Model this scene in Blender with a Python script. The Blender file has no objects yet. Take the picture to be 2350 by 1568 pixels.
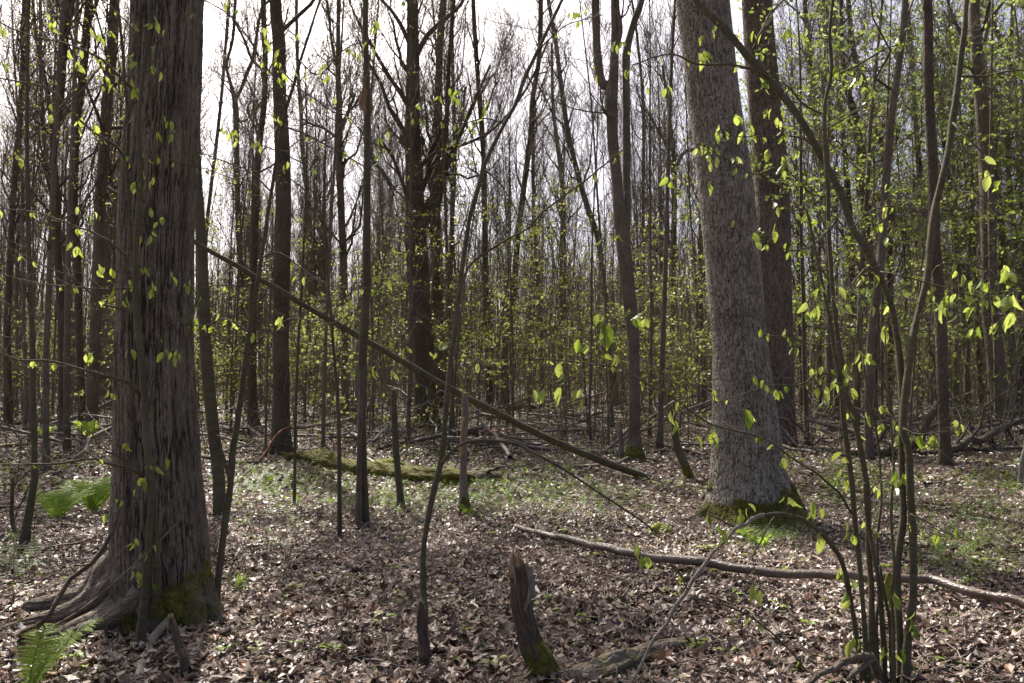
import bpy, math, random
import numpy as np
rs = np.random.RandomState
SC = bpy.context.scene
COL = SC.collection
PI = math.pi

# ------------------------------------------------------------------ camera
F = 1809.0                      # focal length in the measuring grid (2350 x 1568)
CU, CV = 1175.0, 784.0
CAMZ = 1.5
PITCH = math.atan(76.0 / F)
cam_d = bpy.data.cameras.new('camera')
cam = bpy.data.objects.new('camera', cam_d)
COL.objects.link(cam)
cam.location = (0, 0, CAMZ)
cam.rotation_euler = (PI / 2 + PITCH, 0, 0)
cam_d.sensor_fit = 'HORIZONTAL'
cam_d.sensor_width = 36
cam_d.lens = 36 * F / 2350.0
cam_d.clip_start = 0.05
cam_d.clip_end = 2000
SC.camera = cam

# ------------------------------------------------------------------ sky and sun
SUN_EL = math.radians(50)
SUN_AZ = math.radians(-24)      # from straight ahead (+Y), minus = to the left
world = bpy.data.worlds.new('World')
SC.world = world
world.use_nodes = True
wn = world.node_tree
wn.nodes.clear()
w_out = wn.nodes.new('ShaderNodeOutputWorld')
w_bg = wn.nodes.new('ShaderNodeBackground')
w_sky = wn.nodes.new('ShaderNodeTexSky')
w_sky.sky_type = 'NISHITA'
w_sky.sun_disc = False
w_sky.sun_elevation = SUN_EL
w_sky.sun_rotation = SUN_AZ
w_sky.air_density = 0.4
w_sky.dust_density = 5.0
w_sky.ozone_density = 0.0
w_bg.inputs['Strength'].default_value = 0.13
wn.links.new(w_sky.outputs[0], w_bg.inputs[0])
wn.links.new(w_bg.outputs[0], w_out.inputs[0])
sun_d = bpy.data.lights.new('sun', 'SUN')
sun_d.energy = 4.6
sun_d.angle = math.radians(0.5)
sun_d.color = (1.0, 0.95, 0.88)
sun = bpy.data.objects.new('sun', sun_d)
COL.objects.link(sun)
# a sun lamp shines along its local -Z
sx = math.sin(SUN_AZ) * math.cos(SUN_EL)
sy = math.cos(SUN_AZ) * math.cos(SUN_EL)
sz = math.sin(SUN_EL)
from mathutils import Vector
sun.rotation_euler = Vector((sx, sy, sz)).to_track_quat('Z', 'Y').to_euler()
sun.location = (sx * 60, sy * 60, sz * 60)
SC.view_settings.view_transform = 'Standard'
SC.view_settings.look = 'None'
SC.view_settings.gamma = 1
SC.view_settings.use_curve_mapping = False
SC.view_settings.exposure = 1.05
SC.render.engine = 'CYCLES'
SC.cycles.max_bounces = 6
SC.cycles.diffuse_bounces = 3
SC.cycles.glossy_bounces = 2
SC.cycles.transmission_bounces = 3
SC.cycles.caustics_reflective = False
SC.cycles.caustics_refractive = False

# ------------------------------------------------------------------ noise
def _h(ix, iy, iz, seed):
    h = (ix.astype(np.int64) * 374761393 + iy.astype(np.int64) * 668265263 + iz.astype(np.int64) * 2147483647 + seed * 974634777) & 0xffffffff
    h = ((h ^ (h >> 13)) * 1274126177) & 0xffffffff
    h = ((h ^ (h >> 16)) * 2246822519) & 0xffffffff
    return ((h ^ (h >> 15)) & 0xffffff) / float(0xffffff)

def vnoise(x, y, z, seed=0):
    x = np.asarray(x, float); y = np.asarray(y, float); z = np.asarray(z, float) + 0 * x
    ix, iy, iz = np.floor(x), np.floor(y), np.floor(z)
    fx, fy, fz = x - ix, y - iy, z - iz
    fx = fx * fx * (3 - 2 * fx); fy = fy * fy * (3 - 2 * fy); fz = fz * fz * (3 - 2 * fz)
    r = 0
    for a in (0, 1):
        for b in (0, 1):
            for c in (0, 1):
                w = (fx if a else 1 - fx) * (fy if b else 1 - fy) * (fz if c else 1 - fz)
                r = r + w * _h(ix + a, iy + b, iz + c, seed)
    return r

def fbm(x, y, z, octv=3, seed=0):
    r = 0; a = 1; t = 0
    for k in range(octv):
        r = r + a * vnoise(x * 2**k, y * 2**k, z * 2**k, seed + k); t += a; a *= 0.5
    return r / t

def gz(x, y):
    x = np.asarray(x, float); y = np.asarray(y, float)
    a = 0.35 * (fbm(x / 9 + 5, y / 9 + 3, 0 * x, 2, 11) - 0.5) + 0.10 * (vnoise(x / 1.3, y / 1.3, 0 * x, 17) - 0.5)
    d = np.clip((np.hypot(x, y) - 1.5) / 10, 0, 1)
    return a * (0.35 + 0.65 * d) - 0.02

# ------------------------------------------------------------------ from the measuring grid to the place
FW = np.array([0, math.cos(PITCH), math.sin(PITCH)])
UP = np.array([0, -math.sin(PITCH), math.cos(PITCH)])
def W(u, v, D):
    d = FW + np.array([1, 0, 0]) * ((u - CU) / F) + UP * (-(v - CV) / F)
    return np.array([0, 0, CAMZ]) + d * (D / d[1])

def GR(u, v, lift=0.0):
    """the ground point seen at (u, v)"""
    d = FW + np.array([1, 0, 0]) * ((u - CU) / F) + UP * (-(v - CV) / F)
    s = -d[2] / d[1]
    D = CAMZ / max(s, 0.012)
    for _ in range(12):
        x = d[0] / d[1] * D
        D = 0.5 * D + 0.5 * (CAMZ - float(gz(x, D)) - lift) / max(s, 0.012)
    return W(u, v, D)

def proj(p):
    q = np.asarray(p) - np.array([0, 0, CAMZ])
    f = q @ FW
    return CU + F * q[0] / f, CV - F * (q @ UP) / f, f

# ------------------------------------------------------------------ mesh collecting
class MB:
    def __init__(s):
        s.v = []; s.q = []; s.t = []; s.bk = []; s.moss = []; s.tint = []; s.n = 0
    def add(s, v, q=None, t=None, bk=None, moss=None, tint=None):
        v = np.asarray(v, float).reshape(-1, 3); k = len(v)
        s.v.append(v)
        if q is not None and len(q): s.q.append(np.asarray(q, np.int64).reshape(-1, 4) + s.n)
        if t is not None and len(t): s.t.append(np.asarray(t, np.int64).reshape(-1, 3) + s.n)
        s.bk.append(v if bk is None else np.asarray(bk, float).reshape(-1, 3))
        s.moss.append(np.zeros(k) if moss is None else np.asarray(moss, float).reshape(-1))
        s.tint.append(np.full(k, 0.5) if tint is None else np.asarray(tint, float).reshape(-1))
        s.n += k
        return s
    def mesh(s, name, mat, origin=(0, 0, 0), smooth=True):
        me = bpy.data.meshes.new(name)
        v = np.concatenate(s.v) - np.asarray(origin, float)
        q = np.concatenate(s.q) if s.q else np.zeros((0, 4), np.int64)
        t = np.concatenate(s.t) if s.t else np.zeros((0, 3), np.int64)
        me.vertices.add(len(v)); me.vertices.foreach_set('co', v.astype(np.float32).ravel())
        li = np.concatenate([q.ravel(), t.ravel()]).astype(np.int32)
        me.loops.add(len(li)); me.loops.foreach_set('vertex_index', li)
        st = np.concatenate([np.arange(len(q)) * 4, len(q) * 4 + np.arange(len(t)) * 3]).astype(np.int32)
        me.polygons.add(len(st)); me.polygons.foreach_set('loop_start', st)
        me.polygons.foreach_set('use_smooth', np.full(len(st), smooth, dtype=bool))
        me.update(calc_edges=True)
        a = me.attributes.new('bk', 'FLOAT_VECTOR', 'POINT'); a.data.foreach_set('vector', np.concatenate(s.bk).astype(np.float32).ravel())
        a = me.attributes.new('moss', 'FLOAT', 'POINT'); a.data.foreach_set('value', np.concatenate(s.moss).astype(np.float32))
        a = me.attributes.new('tint', 'FLOAT', 'POINT'); a.data.foreach_set('value', np.concatenate(s.tint).astype(np.float32))
        for m in (mat if isinstance(mat, (list, tuple)) else [mat]): me.materials.append(m)
        return me
    def build(s, name, mat, parent=None, origin=None, smooth=True):
        if not s.v: return None
        if origin is None: origin = tuple(parent.location) if parent is not None else (0, 0, 0)
        me = s.mesh(name, mat, origin, smooth)
        o = bpy.data.objects.new(name, me); COL.objects.link(o)
        if parent is not None: o.parent = parent
        else: o.location = origin
        return o

def thing(name, label, cat, loc=(0, 0, 0), group=None):
    o = bpy.data.objects.new(name, None); COL.objects.link(o)
    o.location = [float(c) for c in loc]; o.empty_display_size = 0.2
    tag(o, label, cat, group)
    return o
def tag(o, label, cat, group=None, kind=None):
    o['label'] = label; o['category'] = cat
    if group: o['group'] = group
    if kind: o['kind'] = kind
    return o

# ------------------------------------------------------------------ curves and tubes
def spline(pts, n):
    """Catmull-Rom through rows of pts (any width), n rows out, even along the length"""
    P = np.asarray(pts, float)
    if len(P) == 2:
        t = np.linspace(0, 1, n)[:, None]
        return P[0] * (1 - t) + P[1] * t
    A = np.vstack([2 * P[0] - P[1], P, 2 * P[-1] - P[-2]])
    out = []
    for i in range(1, len(A) - 2):
        t = np.linspace(0, 1, 14, endpoint=False)[:, None]
        p0, p1, p2, p3 = A[i - 1], A[i], A[i + 1], A[i + 2]
        out.append(0.5 * (2 * p1 + (p2 - p0) * t + (2 * p0 - 5 * p1 + 4 * p2 - p3) * t**2 + (3 * p1 - p0 - 3 * p2 + p3) * t**3))
    out.append(P[-1:])
    Q = np.vstack(out)
    s = np.concatenate([[0], np.cumsum(np.linalg.norm(np.diff(Q[:, :3], axis=0), axis=1))])
    g = np.linspace(0, s[-1], n)
    return np.stack([np.interp(g, s, Q[:, k]) for k in range(Q.shape[1])], 1)

def frames(P):
    T = np.gradient(P, axis=0); T /= np.linalg.norm(T, axis=1)[:, None] + 1e-12
    a = np.array([0, -1, 0.0]) if abs(T[0][1]) < 0.8 else np.array([1.0, 0, 0])
    A = np.zeros_like(P)
    a = a - T[0] * (a @ T[0]); a /= np.linalg.norm(a); A[0] = a
    for i in range(1, len(P)):
        a = a - T[i] * (a @ T[i]); a /= np.linalg.norm(a); A[i] = a
    return T, A, np.cross(T, A)

def tube(mb, P, R, sides=8, wob=0.06, seed=0, flare=0.0, flare_h=0.25, lobes=5, mossf=None, cap=True, disp=None, tint=0.5, tintf=None):
    P = np.asarray(P, float); R = np.asarray(R, float); n = len(P)
    T, A, B = frames(P)
    th = np.arange(sides) / sides * 2 * PI
    s = np.concatenate([[0], np.cumsum(np.linalg.norm(np.diff(P, axis=0), axis=1))])
    TH, S = np.meshgrid(th, s)
    r = R[:, None] * (1 + wob * 2 * (vnoise(np.cos(TH) * 1.3 + seed * 3.1, np.sin(TH) * 1.3, S / (6 * R.mean() + 0.02), seed) - 0.5))
    if flare:
        lob = 0.55 + 0.9 * np.clip(vnoise(np.cos(TH) * lobes / 3 + 9, np.sin(TH) * lobes / 3 + seed, 0 * TH + seed * 7.7, seed + 5), 0, 1)
        r = r * (1 + flare * lob * np.exp(-S / flare_h))
    r0 = float(np.median(R))
    bk = np.stack([np.cos(TH) * r0, np.sin(TH) * r0, S], -1)
    if disp is not None: r = r + disp(TH, S, R[:, None] + 0 * TH)
    V = P[:, None] + r[..., None] * (np.cos(TH)[..., None] * A[:, None] + np.sin(TH)[..., None] * B[:, None])
    i = np.arange(n - 1)[:, None] * sides; j = np.arange(sides)[None]; k = (j + 1) % sides
    q = np.stack([i + j, i + k, i + sides + k, i + sides + j], -1).reshape(-1, 4)
    VV = V.reshape(-1, 3); BK = bk.reshape(-1, 3)
    m = mossf(VV, TH.ravel(), S.ravel()) if mossf else np.zeros(len(VV))
    t = None; tv = tintf(TH, S).ravel() if tintf else np.full(len(VV), tint)
    if cap:
        tv = np.concatenate([tv, [0.5, 0.5]])
        VV = np.vstack([VV, P[0], P[-1] + T[-1] * R[-1] * 0.4]); BK = np.vstack([BK, [0, 0, 0], [0, 0, s[-1]]]); m = np.concatenate([m, [0, 0]])
        c0 = n * sides; jj = np.arange(sides); kk = (jj + 1) % sides
        t = np.vstack([np.stack([kk, jj, jj * 0 + c0], 1), np.stack([(n - 1) * sides + jj, (n - 1) * sides + kk, jj * 0 + c0 + 1], 1)])
    mb.add(VV, q, t, BK, m, tv)
    return s

def tubes(mb, PP, RR, sides=3, tint=0.5):
    """many thin tubes at once: PP (N, K, 3), RR (N, K)"""
    N, K, _ = PP.shape
    if N == 0: return
    T = np.gradient(PP, axis=1); T /= np.linalg.norm(T, axis=2)[..., None] + 1e-9
    ref = np.array([0.31, 0.87, 0.38])
    A = np.cross(T, ref); A /= np.linalg.norm(A, axis=2)[..., None] + 1e-9
    B = np.cross(T, A)
    th = np.arange(sides) / sides * 2 * PI
    c = np.cos(th)[None, None, :, None]; s_ = np.sin(th)[None, None, :, None]
    V = PP[:, :, None] + RR[:, :, None, None] * (c * A[:, :, None] + s_ * B[:, :, None])
    i = np.arange(K - 1)[:, None] * sides; j = np.arange(sides)[None]; k = (j + 1) % sides
    q = np.stack([i + j, i + k, i + sides + k, i + sides + j], -1).reshape(-1, 4)
    q = (q[None] + (np.arange(N) * K * sides)[:, None, None]).reshape(-1, 4)
    mb.add(V.reshape(-1, 3), q, tint=np.full(N * K * sides, tint))

def shoots(PP, RR, M, L, ang, rise, t0, t1, K, rng, rr=0.5, wander=0.06, rmin=0.002, jit=0.35):
    """M side shoots on every parent polyline, vectorised; returns arrays like its input"""
    N, Kp, _ = PP.shape
    t = t0 + (t1 - t0) * ((np.arange(M)[None] + rng.rand(N, M)) / M)
    x = t * (Kp - 1); i = np.clip(np.floor(x).astype(int), 0, Kp - 2); f = (x - i)[..., None]
    n = np.arange(N)[:, None]
    S = PP[n, i] * (1 - f) + PP[n, i + 1] * f
    D = PP[n, i + 1] - PP[n, i]; D /= np.linalg.norm(D, axis=2)[..., None] + 1e-9
    r = RR[n, i] * (1 - f[..., 0]) + RR[n, i + 1] * f[..., 0]
    z = rng.randn(N, M, 3); z -= D * (z * D).sum(2)[..., None]; z /= np.linalg.norm(z, axis=2)[..., None] + 1e-9
    a = ang * (1 + 0.35 * rng.randn(N, M))[..., None]
    d = D * np.cos(a) + z * np.sin(a)
    ln = (L * (1 - 0.6 * t) * (1 + jit * rng.randn(N, M))).clip(0.15 * L, 2 * L)
    g = np.linspace(0, 1, K)[None, None, :, None]
    P = S[:, :, None] + d[:, :, None] * ln[..., None, None] * g
    P = P + np.array([0, 0, 1.0]) * (rise * ln[..., None, None]) * g**2
    w = np.cumsum(rng.randn(N, M, K, 3), 2) * wander * ln[..., None, None]; w -= w[:, :, :1]
    P = P + w * (g > 0)
    r1 = np.maximum(r * rr, rmin)
    R = r1[..., None] * (1 - 0.75 * np.linspace(0, 1, K))[None, None]
    return P.reshape(N * M, K, 3), np.maximum(R.reshape(N * M, K), rmin * 0.6)

def resK(P, R, K):
    Q = spline(np.column_stack([P, R]), K)
    return Q[None, :, :3], Q[None, :, 3]

def small_leaves(mb, pos, size, rng, flat=0.5, tint=None):
    """folded diamond leaves, two triangles each"""
    N = len(pos)
    if N == 0: return
    d = rng.randn(N, 3); d[:, 2] = d[:, 2] * 0.4 - 0.35; d /= np.linalg.norm(d, axis=1)[:, None]
    u = rng.randn(N, 3) * (1 - flat) + np.array([0, 0, 1.0]) * flat
    w = np.cross(d, u); w /= np.linalg.norm(w, axis=1)[:, None] + 1e-9
    nrm = np.cross(w, d)
    L = size * (0.6 + 0.8 * rng.rand(N))[:, None]
    p0 = pos; p2 = pos + d * L; m = pos + d * L * 0.45 - nrm * L * 0.08
    V = np.stack([p0, m + w * L * 0.33 + nrm * L * .1, p2, m - w * L * 0.33 + nrm * L * .1], 1).reshape(-1, 3)
    b = (np.arange(N) * 4)[:, None]
    t = np.concatenate([b + np.array([0, 1, 2]), b + np.array([0, 2, 3])])
    ti = rng.rand(N) if tint is None else tint
    mb.add(V, None, t, tint=np.repeat(ti, 4))

# ------------------------------------------------------------------ materials
def new_mat(name):
    m = bpy.data.materials.new(name); m.use_nodes = True
    nt = m.node_tree; nt.nodes.clear()
    return m, nt, nt.nodes.new, nt.links.new

def ramp(N, Lk, fac, stops):
    r = N('ShaderNodeValToRGB')
    e = r.color_ramp.elements
    while len(e) > 1: e.remove(e[-1])
    e[0].position = stops[0][0]; e[0].color = (*stops[0][1], 1)
    for p, c in stops[1:]:
        x = e.new(p); x.color = (*c, 1)
    Lk(fac, r.inputs[0])
    return r.outputs[0]

MOSS_A, MOSS_B = (0.040, 0.040, 0.009), (0.16, 0.145, 0.022)
def bark(name, c1, c2, c3=None, cell=(22, 22, 3.2), depth=0.6, lichen=0.25, horiz=False, rough=0.85, spec=0.25, grain=1.0):
    m, nt, N, Lk = new_mat(name)
    out = N('ShaderNodeOutputMaterial'); b = N('ShaderNodeBsdfPrincipled')
    at = N('ShaderNodeAttribute'); at.attribute_name = 'bk'
    oi = N('ShaderNodeObjectInfo')
    off = N('ShaderNodeVectorMath'); off.operation = 'ADD'
    sc_ = N('ShaderNodeMath'); sc_.operation = 'MULTIPLY'; sc_.inputs[1].default_value = 37.0
    Lk(oi.outputs['Random'], sc_.inputs[0]); Lk(at.outputs['Vector'], off.inputs[0]); Lk(sc_.outputs[0], off.inputs[1])
    # warped, stretched cells
    warp = N('ShaderNodeTexNoise'); warp.inputs['Scale'].default_value = 9; warp.inputs['Detail'].default_value = 3
    Lk(off.outputs[0], warp.inputs['Vector'])
    wv = N('ShaderNodeVectorMath'); wv.operation = 'MULTIPLY_ADD'
    wv.inputs[1].default_value = (0.05, 0.05, 0.05)
    Lk(warp.outputs['Color'], wv.inputs[0]); Lk(off.outputs[0], wv.inputs[2])
    mp = N('ShaderNodeMapping'); mp.inputs['Scale'].default_value = cell
    Lk(wv.outputs[0], mp.inputs[0])
    vo = N('ShaderNodeTexVoronoi'); vo.feature = 'DISTANCE_TO_EDGE'; vo.inputs['Scale'].default_value = 1
    Lk(mp.outputs[0], vo.inputs['Vector'])
    cr = N('ShaderNodeMapRange'); cr.inputs['From Min'].default_value = 0.0; cr.inputs['From Max'].default_value = 0.22
    Lk(vo.outputs['Distance'], cr.inputs['Value'])
    gm = N('ShaderNodeMapping'); gm.inputs['Scale'].default_value = (70, 70, 12) if not horiz else (10, 10, 90)
    Lk(off.outputs[0], gm.inputs[0])
    gn = N('ShaderNodeTexNoise'); gn.inputs['Scale'].default_value = grain; gn.inputs['Detail'].default_value = 4
    Lk(gm.outputs[0], gn.inputs['Vector'])
    big = N('ShaderNodeTexNoise'); big.inputs['Scale'].default_value = 2.3; big.inputs['Detail'].default_value = 5; big.inputs['Roughness'].default_value = 0.6
    Lk(off.outputs[0], big.inputs['Vector'])
    h = N('ShaderNodeMath'); h.operation = 'MULTIPLY_ADD'; h.inputs[1].default_value = 0.4
    Lk(gn.outputs['Fac'], h.inputs[0]); Lk(cr.outputs[0], h.inputs[2])
    mixf = N('ShaderNodeMath'); mixf.operation = 'MULTIPLY_ADD'; mixf.inputs[1].default_value = 0.55
    Lk(gn.outputs['Fac'], mixf.inputs[0])
    b2 = N('ShaderNodeMath'); b2.operation = 'MULTIPLY'; b2.inputs[1].default_value = 0.5
    Lk(big.outputs['Fac'], b2.inputs[0])
    ta = N('ShaderNodeAttribute'); ta.attribute_name = 'tint'
    t2 = N('ShaderNodeMath'); t2.operation = 'MULTIPLY_ADD'; t2.inputs[1].default_value = 0.7; t2.inputs[2].default_value = -0.35
    Lk(ta.outputs['Fac'], t2.inputs[0]); t3 = N('ShaderNodeMath'); t3.operation = 'ADD'; Lk(t2.outputs[0], t3.inputs[0]); Lk(b2.outputs[0], t3.inputs[1]); Lk(t3.outputs[0], mixf.inputs[2])
    col = ramp(N, Lk, mixf.outputs[0], [(0.32, c1), (0.68, c2)])
    # lichen patches of a paler, greener grey
    ln = N('ShaderNodeTexNoise'); ln.inputs['Scale'].default_value = 7; ln.inputs['Detail'].default_value = 6; ln.inputs['Roughness'].default_value = 0.7
    Lk(off.outputs[0], ln.inputs['Vector'])
    lm = N('ShaderNodeMapRange'); lm.inputs['From Min'].default_value = 0.52; lm.inputs['From Max'].default_value = 0.68; lm.inputs['To Max'].default_value = lichen
    Lk(ln.outputs['Fac'], lm.inputs['Value'])
    mx = N('ShaderNodeMix'); mx.data_type = 'RGBA'
    mx.inputs['B'].default_value = (*(c3 or (0.20, 0.21, 0.17)), 1)
    Lk(lm.outputs[0], mx.inputs['Factor']); Lk(col, mx.inputs['A'])
    ms = N('ShaderNodeAttribute'); ms.attribute_name = 'moss'
    mn = N('ShaderNodeTexNoise'); mn.inputs['Scale'].default_value = 30; mn.inputs['Detail'].default_value = 5
    Lk(off.outputs[0], mn.inputs['Vector'])
    mc = ramp(N, Lk, mn.outputs['Fac'], [(0.3, MOSS_A), (0.7, MOSS_B)])
    ma = N('ShaderNodeMath'); ma.operation = 'ADD'
    msub = N('ShaderNodeMath'); msub.operation = 'MULTIPLY_ADD'; msub.inputs[1].default_value = 0.7; msub.inputs[2].default_value = -0.35
    Lk(mn.outputs['Fac'], msub.inputs[0])
    Lk(ms.outputs['Fac'], ma.inputs[0]); Lk(msub.outputs[0], ma.inputs[1])
    mr = N('ShaderNodeMapRange'); mr.inputs['From Min'].default_value = 0.35; mr.inputs['From Max'].default_value = 0.62
    Lk(ma.outputs[0], mr.inputs['Value'])
    mz = N('ShaderNodeMix'); mz.data_type = 'RGBA'
    Lk(mr.outputs[0], mz.inputs['Factor']); Lk(mx.outputs['Result'], mz.inputs['A']); Lk(mc, mz.inputs['B'])
    Lk(mz.outputs['Result'], b.inputs['Base Color'])
    bp = N('ShaderNodeBump'); bp.inputs['Strength'].default_value = depth; bp.inputs['Distance'].default_value = 0.012
    Lk(h.outputs[0], bp.inputs['Height']); Lk(bp.outputs[0], b.inputs['Normal'])
    b.inputs['Roughness'].default_value = rough; b.inputs['Specular IOR Level'].default_value = spec
    Lk(b.outputs[0], out.inputs[0])
    return m

def leaf_mat(name, lo, hi, tr_lo, tr_hi, trans=0.5, rough=0.45, use_random=False, spec=0.4, veins=False):
    m, nt, N, Lk = new_mat(name)
    out = N('ShaderNodeOutputMaterial'); b = N('ShaderNodeBsdfPrincipled'); t = N('ShaderNodeBsdfTranslucent'); mix = N('ShaderNodeMixShader')
    if use_random:
        oi = N('ShaderNodeObjectInfo'); f = oi.outputs['Random']
    else:
        at = N('ShaderNodeAttribute'); at.attribute_name = 'tint'; f = at.outputs['Fac']
    c = ramp(N, Lk, f, [(0.0, lo), (1.0, hi)]); ct = ramp(N, Lk, f, [(0.0, tr_lo), (1.0, tr_hi)])
    if not isinstance(lo[0], float): pass
    tc = N('ShaderNodeTexCoord'); nz = N('ShaderNodeTexNoise'); nz.inputs['Scale'].default_value = 45; nz.inputs['Detail'].default_value = 3
    Lk(tc.outputs['Object'], nz.inputs['Vector'])
    hv = N('ShaderNodeHueSaturation'); vr = N('ShaderNodeMapRange'); vr.inputs['To Min'].default_value = 0.75; vr.inputs['To Max'].default_value = 1.25
    vr.inputs['From Min'].default_value = 0.3; vr.inputs['From Max'].default_value = 0.7
    Lk(nz.outputs['Fac'], vr.inputs['Value']); Lk(vr.outputs[0], hv.inputs['Value']); Lk(c, hv.inputs['Color'])
    Lk(hv.outputs[0], b.inputs['Base Color']); Lk(ct, t.inputs['Color'])
    b.inputs['Roughness'].default_value = rough; b.inputs['Specular IOR Level'].default_value = spec
    mix.inputs[0].default_value = trans
    Lk(b.outputs[0], mix.inputs[1]); Lk(t.outputs[0], mix.inputs[2]); Lk(mix.outputs[0], out.inputs[0])
    return m

def litter_mat(name, use_random=False):
    m, nt, N, Lk = new_mat(name)
    out = N('ShaderNodeOutputMaterial'); b = N('ShaderNodeBsdfPrincipled'); t = N('ShaderNodeBsdfTranslucent'); mix = N('ShaderNodeMixShader')
    if use_random:
        oi = N('ShaderNodeObjectInfo'); f = oi.outputs['Random']
    else:
        at = N('ShaderNodeAttribute'); at.attribute_name = 'tint'; f = at.outputs['Fac']
    c = ramp(N, Lk, f, [(0.0, (0.046, 0.026, 0.018)), (0.22, (0.098, 0.058, 0.041)), (0.42, (0.175, 0.118, 0.088)), (0.60, (0.265, 0.197, 0.153)), (0.80, (0.38, 0.30, 0.245)), (0.92, (0.23, 0.107, 0.05)), (1.0, (0.52, 0.44, 0.37))])
    tc = N('ShaderNodeTexCoord'); nz = N('ShaderNodeTexNoise'); nz.inputs['Scale'].default_value = 60; nz.inputs['Detail'].default_value = 4
    Lk(tc.outputs['Object'], nz.inputs['Vector'])
    hv = N('ShaderNodeHueSaturation'); vr = N('ShaderNodeMapRange'); vr.inputs['To Min'].default_value = 0.6; vr.inputs['To Max'].default_value = 1.3
    vr.inputs['From Min'].default_value = 0.3; vr.inputs['From Max'].default_value = 0.7
    Lk(nz.outputs['Fac'], vr.inputs['Value']); Lk(vr.outputs[0], hv.inputs['Value']); Lk(c, hv.inputs['Color'])
    Lk(hv.outputs[0], b.inputs['Base Color']); Lk(hv.outputs[0], t.inputs['Color'])
    b.inputs['Roughness'].default_value = 0.42; b.inputs['Specular IOR Level'].default_value = 0.55
    mix.inputs[0].default_value = 0.18
    Lk(b.outputs[0], mix.inputs[1]); Lk(t.outputs[0], mix.inputs[2]); Lk(mix.outputs[0], out.inputs[0])
    return m

def soil_mat():
    m, nt, N, Lk = new_mat('forest_soil')
    out = N('ShaderNodeOutputMaterial'); b = N('ShaderNodeBsdfPrincipled')
    tc = N('ShaderNodeTexCoord')
    vo = N('ShaderNodeTexVoronoi'); vo.inputs['Scale'].default_value = 16; vo.inputs['Randomness'].default_value = 1
    Lk(tc.outputs['Object'], vo.inputs['Vector'])
    sp = N('ShaderNodeSeparateColor'); Lk(vo.outputs['Color'], sp.inputs[0])
    c = ramp(N, Lk, sp.outputs[0], [(0, (0.035, 0.024, 0.016)), (0.4, (0.10, 0.068, 0.046)), (0.75, (0.20, 0.15, 0.115)), (1, (0.32, 0.25, 0.20))])
    nz = N('ShaderNodeTexNoise'); nz.inputs['Scale'].default_value = 0.7; nz.inputs['Detail'].default_value = 9; nz.inputs['Roughness'].default_value = 0.65
    Lk(tc.outputs['Object'], nz.inputs['Vector'])
    gr = N('ShaderNodeMapRange'); gr.inputs['From Min'].default_value = 0.52; gr.inputs['From Max'].default_value = 0.60; gr.inputs['To Max'].default_value = 0.7
    Lk(nz.outputs['Fac'], gr.inputs['Value'])
    mx = N('ShaderNodeMix'); mx.data_type = 'RGBA'; mx.inputs['B'].default_value = (0.07, 0.085, 0.02, 1)
    Lk(gr.outputs[0], mx.inputs['Factor']); Lk(c, mx.inputs['A']); Lk(mx.outputs['Result'], b.inputs['Base Color'])
    bp = N('ShaderNodeBump'); bp.inputs['Strength'].default_value = 0.8; bp.inputs['Distance'].default_value = 0.03
    Lk(vo.outputs['Distance'], bp.inputs['Height']); Lk(bp.outputs[0], b.inputs['Normal'])
    b.inputs['Roughness'].default_value = 0.7
    Lk(b.outputs[0], out.inputs[0])
    return m

def wood_mat(name, c1, c2, rough=0.8):
    m, nt, N, Lk = new_mat(name)
    out = N('ShaderNodeOutputMaterial'); b = N('ShaderNodeBsdfPrincipled')
    at = N('ShaderNodeAttribute'); at.attribute_name = 'bk'
    mp = N('ShaderNodeMapping'); mp.inputs['Scale'].default_value = (120, 120, 9); Lk(at.outputs['Vector'], mp.inputs[0])
    nz = N('ShaderNodeTexNoise'); nz.inputs['Scale'].default_value = 1; nz.inputs['Detail'].default_value = 5; Lk(mp.outputs[0], nz.inputs['Vector'])
    c = ramp(N, Lk, nz.outputs['Fac'], [(0.3, c1), (0.7, c2)]); Lk(c, b.inputs['Base Color'])
    bp = N('ShaderNodeBump'); bp.inputs['Strength'].default_value = 0.8; bp.inputs['Distance'].default_value = 0.008
    Lk(nz.outputs['Fac'], bp.inputs['Height']); Lk(bp.outputs[0], b.inputs['Normal'])
    b.inputs['Roughness'].default_value = rough
    Lk(b.outputs[0], out.inputs[0]); return m

M = {}
M['furrowed'] = bark('furrowed_bark', (0.055, 0.043, 0.031), (0.215, 0.178, 0.136), (0.28, 0.26, 0.20), cell=(60, 60, 14), depth=0.8, lichen=0.4)
M['grey_oak'] = bark('grey_plated_bark', (0.125, 0.108, 0.084), (0.39, 0.35, 0.285), (0.46, 0.43, 0.36), cell=(60, 60, 24), depth=0.9, lichen=0.5)
M['brown_oak'] = bark('red_brown_bark', (0.085, 0.064, 0.050), (0.25, 0.195, 0.155), (0.24, 0.20, 0.16), cell=(45, 45, 9), depth=0.8, lichen=0.2)
M['dark'] = bark('dark_flaky_bark', (0.042, 0.031, 0.022), (0.150, 0.115, 0.083), (0.12, 0.105, 0.075), cell=(26, 26, 6), depth=1.0, lichen=0.25)
M['mid'] = bark('grey_brown_bark', (0.070, 0.055, 0.040), (0.205, 0.168, 0.128), (0.24, 0.22, 0.165), cell=(34, 34, 9), depth=0.7)
M['sap'] = bark('smooth_sapling_bark', (0.046, 0.041, 0.024), (0.125, 0.110, 0.070), (0.17, 0.155, 0.105), cell=(50, 50, 30), depth=0.15, horiz=True, lichen=0.4, rough=0.8, spec=0.2)
M['pale'] = bark('pale_smooth_bark', (0.11, 0.095, 0.072), (0.25, 0.22, 0.18), (0.36, 0.34, 0.28), cell=(50, 50, 30), depth=0.2, horiz=True, lichen=0.5, rough=0.55, spec=0.45)
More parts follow.
